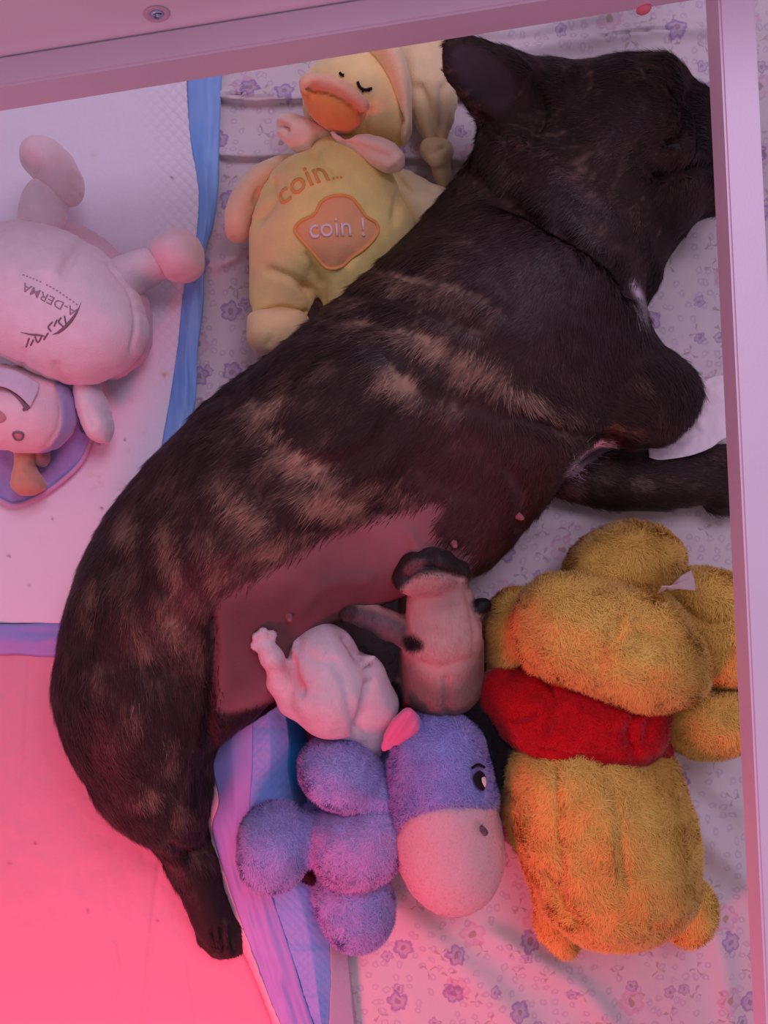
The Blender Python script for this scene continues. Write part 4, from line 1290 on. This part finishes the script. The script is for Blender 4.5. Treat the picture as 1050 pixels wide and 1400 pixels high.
def patch(name, pxs, bvh, m, parent, off=.0012, zg=.06, n=6, thick=.001):
    """flat embroidered shape following a surface"""
    q = smooth_poly(pxs, n); c = q.mean(0)
    V = []; rings = 5
    for r in range(rings + 1):
        for x, y in q:
            t = r / rings
            V.append(tuple(top_hit(bvh, c[0] + (x - c[0]) * t, c[1] + (y - c[1]) * t, zg, off + thick * (1 - t ** 4))[0]))
    k = len(q)
    Fc = [(r * k + i, r * k + (i + 1) % k, (r + 1) * k + (i + 1) % k, (r + 1) * k + i) for r in range(rings) for i in range(k)]
    return make_mesh(name, np.array(V), np.array(Fc), m, parent)


ep = patch('eye', [(643, 1058), (650, 1053), (657, 1060), (659, 1071), (655, 1080), (648, 1076), (643, 1068)], bv_h, M_black, hdo, .0036)
patch('eye_white', [(650, 1063), (654, 1062), (656, 1068), (655, 1075), (652, 1071)], bv_h, M_eyew, hdo, .0052)
stitch('eyebrow', bv_h, [(640, 1049), (647, 1045), (655, 1049)], .0009, M_black, hdo, off=.0040)
stitch('nostril', bv_h, [(656, 1126), (661, 1131), (663, 1138), (660, 1142), (656, 1136), (656, 1128)], .0007, mat('grey_thread', (0.14, 0.10, 0.16), rough=.7), hdo, off=.0022)
# yarn mane: clusters of loops
mn = Sculpt(.002)
rgm = random.Random(4)
path = smooth_line([(572, 992), (590, 976), (615, 973), (640, 972), (662, 984), (676, 1006), (682, 1036), (680, 1060), (672, 1070)], 4)
for i, (x, y) in enumerate(path):
    z = .058 + .008 * math.sin(i * 2.1)
    mn.ball(x + rgm.uniform(-3, 3), y + rgm.uniform(-3, 3), z, .0065 + .002 * rgm.random(), k=.002)
    mn.ball(x + rgm.uniform(-5, 5), y + rgm.uniform(-5, 5), z - .016, .008, k=.002)
    mn.ball(x + rgm.uniform(-5, 5), y + rgm.uniform(-5, 5), z - .030, .009, k=.002)
o, _, _ = blob('mane', mn, M_pile, dk_, .014, 1, (.003, 200, 2), velour_c((0.012, 0.008, 0.012), 5, .2), dict(n=9000, length=.003, width=.0006, lift=.6, jitter=.6, clump=.8, seed=28, tone=.3, root=.8))
o['label'] = 'black yarn mane'
el = Sculpt(.0016)
el.infl([(522, 1030), (528, 1000), (545, 974), (560, 966), (574, 980), (574, 1004), (556, 1016), (540, 1022)], .084, .007, .010, k=.004, tilt=(.1, .3))
ec = lambda V: mix(velour_c((0.80, 0.17, 0.34), 3, .1)(V), (0.22, 0.2, 0.55), pm([(566, 968), (580, 972), (582, 1006), (572, 1006), (573, 985)], V, 2))
o, _, _ = blob('ear', el, M_velour, dk_, .012, 2, None, ec, None, [([(535, 1015), (548, 995), (560, 975)], 5, .0035), ([(560, 1000), (568, 985)], 4, -.002)])
o['label'] = 'bright pink inner ear'
el = Sculpt(.0016)
el.infl([(672, 1085), (690, 1080), (698, 1105), (704, 1140), (698, 1156), (684, 1140), (674, 1110)], .030, .010, .010, k=.004)
o, _, _ = blob('ear', el, M_velour, dk_, .012, 2, None, velour_c((0.70, 0.05, 0.28), 3, .1))
o['label'] = 'magenta inner ear behind the head'
tl = Sculpt(.0015).line([(420, 1200, .035, .004), (430, 1197, .038, .005), (440, 1194, .04, .004)], k=.003)
o, _, _ = blob('tail_tuft', tl, M_pile, dk_, .012, 1, None, velour_c((0.03, 0.008, 0.015), 5, .2), dict(n=900, length=.003, width=.0005, seed=30))

# --- sleepy duck in a nightcap
duck = empty('plush_duck', W(470, 300, 0.008), 'pale yellow plush duck in a long nightcap, lying on its back beside the dog\'s neck', 'plush toy')
YEL = (0.96, 0.80, 0.28); CRM = (0.90, 0.70, 0.46)
b_ = Sculpt(.002)
b_.infl([(428, 205), (446, 188), (475, 186), (512, 212), (534, 238), (550, 275), (566, 312), (556, 352), (520, 400), (478, 434), (450, 438), (449, 405), (436, 382), (420, 392), (417, 432), (380, 442), (350, 438), (342, 395), (341, 335), (352, 288), (372, 248), (402, 228), (426, 226)], .040, .040, .034, k=.010)
b_.line([(450, 270, .048, .030), (450, 330, .048, .030)], k=.03)


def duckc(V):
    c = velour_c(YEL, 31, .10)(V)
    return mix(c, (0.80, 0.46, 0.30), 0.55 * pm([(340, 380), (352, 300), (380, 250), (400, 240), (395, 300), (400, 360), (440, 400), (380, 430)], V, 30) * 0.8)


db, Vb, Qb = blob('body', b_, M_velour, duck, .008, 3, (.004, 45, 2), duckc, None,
                  [([(370, 370), (400, 382), (420, 395)], 6, .004), ([(420, 350), (430, 368), (440, 385)], 6, .003), ([(352, 428), (385, 422), (418, 428)], 4, .003), ([(372, 250), (372, 275), (355, 300)], 6, .004), ([(430, 208), (440, 225), (455, 240)], 6, .003), ([(470, 395), (468, 370), (478, 350)], 7, .003), ([(545, 270), (540, 300)], 6, .003)])
bv_b = surf((Vb, Qb))
f_ = Sculpt(.002).infl([(338, 452), (345, 430), (378, 424), (414, 428), (424, 452), (412, 478), (386, 490), (356, 486), (340, 470)], .036, .028, k=.008)
blob('foot', f_, M_velour, duck, .008, 2, (.002, 70, 4), lambda V: mix(velour_c((0.92, 0.68, 0.34), 5, .1)(V), (0.80, 0.38, 0.34), pm([(330, 465), (360, 478), (400, 478), (420, 500), (350, 510)], V, 12) * .7), None, [([(370, 436), (372, 455), (368, 470)], 4, .002)])
f_ = Sculpt(.002).infl([(448, 440), (460, 420), (500, 420), (530, 440), (520, 480), (480, 490), (452, 470)], .026, .020, k=.008)
blob('foot', f_, M_velour, duck, .008, 2, None, velour_c((0.80, 0.56, 0.28), 6, .1))
f_ = Sculpt(.0018).infl([(425, 398), (440, 392), (460, 415), (452, 432), (436, 420)], .018, .012, k=.006)
blob('tail', f_, M_velour, duck, .006, 2, None, velour_c((0.75, 0.42, 0.32), 6, .1))
w_ = Sculpt(.002).infl([(308, 316), (312, 290), (324, 262), (345, 238), (374, 222), (402, 216), (412, 232), (392, 248), (366, 268), (350, 296), (338, 322), (318, 331)], .034, .022, .022, k=.008)
blob('wing', w_, M_velour, duck, .008, 2, (.003, 60, 4), velour_c(CRM, 7, .1), None, [([(355, 262), (350, 275)], 5, .003)])
w_ = Sculpt(.002).infl([(522, 240), (552, 234), (590, 255), (622, 270), (622, 310), (585, 328), (560, 310), (545, 280)], .032, .020, .020, k=.008)
blob('wing', w_, M_velour, duck, .008, 2, (.003, 60, 5), velour_c((0.92, 0.80, 0.50), 8, .1), None, [([(540, 240), (560, 262), (590, 260)], 6, .003)])
# badge and lettering
M_or = mat('orange_thread', (0.88, 0.42, 0.12), rough=.7); M_wh = mat('white_thread', (0.90, 0.72, 0.74), rough=.6)
M_badge = mat('peach_velour', (0.88, 0.45, 0.21), rough=.92, sheen=.3, bump=.3, bscale=900, spec=.1)
BD = [(404, 316), (412, 303), (430, 293), (440, 276), (458, 268), (478, 270), (490, 282), (500, 296), (514, 306), (515, 320), (502, 336), (484, 350), (466, 364), (448, 366), (434, 352), (422, 338)]
bg_ = patch('badge', BD, bv_b, M_badge, db, .0002, thick=.0016)
o = stitch('badge_piping', bv_b, BD, .0011, M_or, db, closed=True, off=.0006, n=5)
o['label'] = 'orange stitched outline of the badge'
bvg = surf((np.array([v.co[:] for v in bg_.data.vertices]), np.array([p.vertices[:] for p in bg_.data.polygons])))
o = text_on('lettering', 'coin !', bvg, 462, 316, math.radians(4), .0165, M_wh, db, zg=.08, thick=.0012)
o['label'] = 'white embroidered word coin !'
o = text_on('lettering', 'coin', bv_b, 414, 258, math.radians(24), .0215, M_or, db, zg=.07, thick=.0010, bend=6)
o['label'] = 'orange embroidered word coin'
o = text_on('lettering', '...', bv_b, 463, 249, math.radians(-2), .0110, M_or, db, zg=.07, thick=.0010)
# collar knot
for pts, z in (([(377, 176), (384, 160), (402, 158), (430, 170), (458, 180), (452, 190), (430, 196), (424, 212), (404, 206), (386, 192)], .062), ([(452, 180), (472, 190), (500, 188), (530, 194), (552, 212), (550, 230), (530, 234), (506, 222), (486, 206), (464, 196)], .076)):
    c_ = Sculpt(.0018).infl(pts, z, .013, .013, k=.005)
    o, _, _ = blob('collar_point', c_, M_velour, duck, .02, 2, (.002, 90, 6), velour_c((0.92, 0.68, 0.54), 9, .08), None,
                   [([(382, 172), (388, 174), (390, 178)], 5, .007)] if z < .07 else [([(470, 196), (500, 205), (530, 215)], 7, .003), ([(530, 225), (545, 215)], 5, -.002)])
hs = Sculpt(.002)
hs.infl([(418, 160), (414, 125), (428, 100), (452, 92), (470, 76), (505, 70), (528, 92), (545, 125), (556, 165), (552, 195), (525, 200), (490, 195), (462, 188), (438, 178)], .052, .040, .038, k=.01)
hh_, Vh2, Qh2 = blob('head', hs, M_velour, duck, .010, 2, (.002, 60, 5), velour_c((0.94, 0.74, 0.34), 32, .08), None, [([(505, 150), (500, 175), (505, 195)], 4, .002)])
bv_hd = surf((Vh2, Qh2))
bk = Sculpt(.0018)
bk.infl([(411, 122), (413, 106), (432, 101), (458, 106), (482, 118), (502, 138), (504, 150), (494, 150), (474, 136), (450, 124), (428, 120), (420, 132)], .094, .006, .010, k=.004)
bk.infl([(413, 118), (440, 116), (475, 130), (500, 148), (492, 166), (474, 177), (450, 172), (428, 158), (416, 138)], .080, .014, .02, k=.004)
beakc = lambda V: mix(velour_c((0.86, 0.34, 0.10), 9, .06)(V), (0.90, 0.54, 0.34), pm([(405, 125), (410, 96), (460, 96), (510, 135), (512, 155), (498, 152), (474, 139), (450, 127), (428, 123)], V, 2.5))
o, _, _ = blob('beak', bk, M_velour, duck, .02, 2, None, beakc, None, [([(420, 124), (450, 128), (474, 140), (498, 155)], 4, .004), ([(412, 112), (440, 108), (475, 124), (500, 144)], 3, -.0012)])
o['label'] = 'orange open beak'
stitch('closed_eye', bv_hd, [(489, 112), (492, 119), (499, 123), (508, 121)], .0009, M_black, hh_, off=.0008)
stitch('eyelash', bv_hd, [(503, 123), (505, 125)], .0007, M_black, hh_, off=.0008)
stitch('eyelash', bv_hd, [(496, 123), (496, 126)], .0007, M_black, hh_, off=.0008)
stitch('closed_eye', bv_hd, [(465, 100), (468, 103), (471, 103)], .0009, M_black, hh_, off=.0008)
ct = Sculpt(.002)
ct.infl([(452, 92), (470, 74), (500, 62), (532, 60), (552, 90), (562, 130), (562, 178), (552, 196), (545, 160), (528, 125), (505, 100), (478, 92)], .064, .036, .040, k=.008)
capc = velour_c((0.90, 0.72, 0.42), 11, .07)
o, _, _ = blob('nightcap', ct, M_velour, duck, .010, 2, (.002, 60, 5), capc, None, [([(455, 96), (480, 96), (508, 106), (532, 132), (548, 165)], 4, .0035)])
tp = Sculpt(.002)
tp.infl([(525, 66), (560, 54), (606, 48), (616, 80), (622, 120), (622, 155), (612, 185), (606, 200), (588, 200), (570, 172), (556, 135), (545, 100)], .030, .020, .018, k=.008)
o, _, _ = blob('cap_tail', tp, M_velour, duck, .006, 2, (.003, 60, 5), capc, None, [([(575, 120), (590, 160), (596, 195)], 6, .003), ([(606, 120), (606, 160), (600, 195)], 6, .003), ([(565, 80), (570, 110)], 9, -.002)])
kn = Sculpt(.0016)
kn.ball(590, 204, .030, .0085, k=.004).ball(604, 207, .030, .0085, k=.004).ball(597, 212, .034, .008, k=.004)
kn.line([(598, 218, .026, .006), (603, 236, .020, .0055), (605, 252, .016, .004)], k=.003).line([(606, 218, .024, .005), (610, 240, .018, .003)], k=.003)
blob('cap_knot', kn, M_velour, duck, .006, 1, None, capc, None, [([(590, 210), (598, 205), (606, 202)], 3, .002)])

# --- pale cow toy, upside down at the left
cow = empty('plush_cow', W(70, 440, 0.014), 'pale pink-white plush cow with a round belly and lettering, upside down at the left edge', 'plush toy')
PNK = (0.92, 0.76, 0.84)
b_ = Sculpt(.0022)
b_.infl([(-70, 400), (-45, 345), (0, 316), (48, 311), (98, 322), (148, 352), (182, 392), (198, 432), (195, 475), (162, 508), (112, 526), (52, 512), (0, 486), (-50, 462)], .055, .058, .042, k=.01)
cb, Vc, Qc = blob('body', b_, M_velour, cow, .014, 3, (.003, 40, 2), velour_c(PNK, 41, .05), None,
                  [([(112, 332), (98, 352), (88, 372)], 6, .004), ([(78, 500), (84, 515), (100, 524)], 5, .003), ([(32, 480), (32, 500)], 4, .002), ([(150, 362), (178, 400), (186, 440), (180, 480)], 3.5, .0020), ([(80, 348), (70, 372)], 10, -.002)])
bv_c = surf((Vc, Qc))
b_ = Sculpt(.002).infl([(40, 300), (85, 300), (140, 325), (185, 372), (206, 428), (204, 478), (180, 505), (140, 515), (100, 420)], .034, .026, .02, k=.008)
o, _, _ = blob('romper_seat', b_, M_velour, cow, .012, 2, None, velour_c((0.80, 0.54, 0.62), 42, .06))
for nm, leg, foot, z in (('leg', [(28, 316), (33, 285), (44, 256), (62, 246), (84, 256), (88, 280), (80, 312), (78, 326), (30, 328)], [(36, 232), (36, 206), (52, 194), (76, 195), (96, 212), (108, 240), (106, 266), (90, 280), (74, 268), (56, 252)], .058),
                         ('leg', [(150, 362), (176, 352), (205, 343), (224, 356), (226, 374), (200, 392), (180, 406), (166, 392)], [(206, 344), (226, 326), (250, 316), (268, 324), (277, 346), (275, 368), (258, 381), (232, 383), (222, 370)], .050)):
    l = Sculpt(.0018).infl(leg, z, .021, k=.006)
    lg, _, _ = blob('leg', l, M_velour, cow, .014, 2, (.002, 60, 2), velour_c((0.90, 0.74, 0.80), 43, .05))
    l = Sculpt(.0018).infl(foot, z, .027, k=.006)
    blob('foot', l, M_velour, lg, .014, 2, (.002, 60, 3), velour_c((0.90, 0.68, 0.72), 44, .05), None, [([(56, 200), (54, 225), (50, 240)], 3, .0015)])
l = Sculpt(.0018).infl([(102, 522), (116, 516), (130, 520), (144, 548), (152, 578), (150, 601), (140, 606), (122, 596), (110, 566)], .038, .018, k=.006)
blob('arm', l, M_velour, cow, .014, 2, (.003, 60, 3), velour_c((0.86, 0.72, 0.78), 45, .05), None, [([(120, 560), (128, 580)], 5, .0015)])
hs = Sculpt(.002)
hs.infl([(-70, 560), (-50, 520), (0, 500), (50, 508), (92, 528), (100, 560), (96, 590), (78, 610), (45, 620), (0, 613), (-45, 604)], .046, .036, .032, k=.008)


def cowhead(V):
    c = velour_c((0.92, 0.64, 0.70), 46, .05)(V)
    return mix(c, (0.40, 0.36, 0.66), pm([(76, 520), (110, 520), (112, 600), (70, 632), (30, 628), (52, 620), (72, 606), (84, 580), (82, 550)], V, 2.5))


ch_, Vq, Qq = blob('head', hs, M_velour, cow, .016, 2, None, cowhead, None, [([(77, 524), (83, 555), (80, 585), (62, 612)], 3, .0012)])
bv_q = surf((Vq, Qq))
G = loft([[(-40, 500, .078), (0, 502, .080), (25, 508, .078), (54, 524, .073)], [(-40, 520, .084), (0, 520, .086), (28, 528, .083), (52, 535, .077)], [(-40, 528, .084), (0, 528, .086), (22, 538, .083), (42, 556, .079)]], 50, 16)
G[..., 2] += .002 * (fbm(G[..., 0] / 12, G[..., 1] / 20, 0 * G[..., 0], 92) - .5)
o = grid_mesh('neck_frill', to_world(G), mat('frill', (0.70, 0.60, 0.72), rough=.9, bump=.3, bscale=800, spec=.1), cow, .0012); o['label'] = 'white cloth frill at the neck'
M_gt = mat('grey_brown_thread', (0.26, 0.17, 0.20), rough=.8)
o = stitch('smile', bv_q, [(-20, 527), (0, 529), (15, 535), (28, 547), (37, 560)], .0011, M_gt, ch_, off=.0012)
tube('smile_end', [top_hit(bv_q, 31, 560, .07, .001)[0], top_hit(bv_q, 36, 559, .07, .001)[0], top_hit(bv_q, 40, 556, .07, .001)[0]], .0009, M_gt, ch_)
o = stitch('nostril', bv_q, [(18, 593), (22, 590), (29, 591), (32, 595), (29, 600), (22, 600)], .0007, M_gt, ch_, closed=True, off=.0006)
patch('nostril_patch', [(18, 593), (22, 590), (29, 591), (32, 595), (29, 600), (22, 600)], bv_q, mat('rose_thread', (0.62, 0.30, 0.34), rough=.8), ch_, .0002, thick=.0005)
patch('nose_patch', [(-14, 565), (-4, 560), (6, 566), (9, 573), (2, 578), (-10, 576)], bv_q, mat('rose_thread_b', (0.60, 0.28, 0.32), rough=.8), ch_, .0002, thick=.0006)
G = loft([[(-60, 600, .020), (-30, 590, .022), (30, 560, .024), (95, 545, .024)], [(-50, 640, .017), (-10, 640, .019), (50, 620, .020), (110, 590, .020)], [(-45, 665, .016), (-5, 682, .0165), (20, 691, .0165), (50, 681, .0165), (85, 657, .0165), (112, 630, .0165), (126, 598, .017)]], 90, 40)
G[..., 2] += .004 * (fbm(G[..., 0] / 30, G[..., 1] / 30, 0 * G[..., 0], 93) - .5)
o = grid_mesh('felt_ear', to_world(G), mat('lilac_felt', (0.36, 0.34, 0.68), rough=.9, sheen=.3, bump=.3, bscale=500, var=.18, vscale=60, spec=.1), cow, .0035); o['label'] = 'flat lilac ear with a rounded edge'
ed = [to_world(np.array([x, y, .0175])) for x, y in smooth_line([(-45, 665), (-5, 682), (20, 691), (50, 681), (85, 657), (112, 630), (126, 598)], 6)]
tube('ear_piping', ed, .0018, mat('pink_piping', (0.62, 0.40, 0.62), rough=.8), cow)
hn = Sculpt(.0016)
hn.infl([(22, 610), (46, 610), (47, 640), (56, 652), (62, 664), (55, 673), (38, 677), (24, 674), (17, 664), (20, 648), (24, 636)], .036, .013, k=.005)
o, _, _ = blob('horn', hn, M_velour, cow, .02, 2, None, velour_c((0.66, 0.33, 0.22), 47, .08), None, [([(24, 648), (25, 654)], 3, .002)])
hn = Sculpt(.0016).infl([(52, 612), (66, 612), (66, 628), (60, 638), (52, 634)], .030, .009, k=.005)
blob('horn', hn, M_velour, cow, .02, 2, None, velour_c((0.50, 0.25, 0.25), 48, .08))
# printed lettering, read upside down
M_pr = mat('grey_print', (0.42, 0.28, 0.34), rough=.8)
o = text_on('lettering', 'A-DERMA', bv_c, 66, 408, math.radians(180 - 26), .0074, M_pr, cb, zg=.11, thick=.0003)
o['label'] = 'grey printed word A-DERMA'
dots = []
for i in range(17):
    t = i / 16
    if i == 6: continue
    dots.append((33 + 72 * t, 376 + 40 * t - 4 * math.sin(math.pi * t)))
Vv = []; Ff = []
for x, y in dots:
    k = len(Vv)
    for dx, dy in ((-1.3, -.9), (1.3, -.3), (1.0, 1.1), (-1.5, .6)):
        Vv.append(tuple(top_hit(bv_c, x + dx, y + dy, .1, .0005)[0]))
    Ff.append((k + 3, k + 2, k + 1, k))
make_mesh('small_print', np.array(Vv), np.array(Ff), M_pr, cb, smooth=False)['kind'] = 'stuff'
stitch('printed_leaf', bv_c, [(111, 414), (103, 430), (92, 444), (80, 454), (72, 457)], .0010, M_gt, cb, off=.0002, taper=True)
stitch('printed_leaf', bv_c, [(28, 454), (42, 457), (54, 458), (64, 460)], .0006, M_gt, cb, off=.0002, taper=True)
for q in ([(84, 434), (80, 440), (86, 446)], [(78, 437), (74, 446)], [(72, 440), (66, 447), (70, 453)], [(66, 455), (60, 464)], [(58, 458), (52, 468), (48, 460)], [(46, 464), (42, 472)], [(40, 462), (36, 474)], [(88, 432), (90, 442)]):
    stitch('printed_stroke', bv_c, q, .0005, M_gt, cb, off=.0002, n=3)

# --- white cloth beside the elbow
G = loft([[(884, 600, .030), (915, 590, .030), (945, 560, .032), (955, 530, .034), (975, 515, .034), (1012, 512, .034)],
          [(886, 612, .028), (925, 606, .034), (955, 585, .040), (968, 560, .040), (985, 545, .040), (1016, 540, .038)],
          [(888, 624, .040), (905, 628, .040), (945, 622, .042), (972, 612, .044), (990, 600, .044), (1020, 596, .042)]], 70, 30)
G[..., 2] += .003 * (fbm(G[..., 0] / 18, G[..., 1] / 14, 0 * G[..., 0], 95) - .5)
cl = grid_mesh('white_cloth', to_world(G), mat('thin_white_cloth', (0.84, 0.74, 0.80), rough=.85, bump=.2, bscale=500, spec=.15), None, .0008)
tag(cl, 'crumpled scrap of white cloth between the dog\'s forelegs, at the right rail', 'cloth')
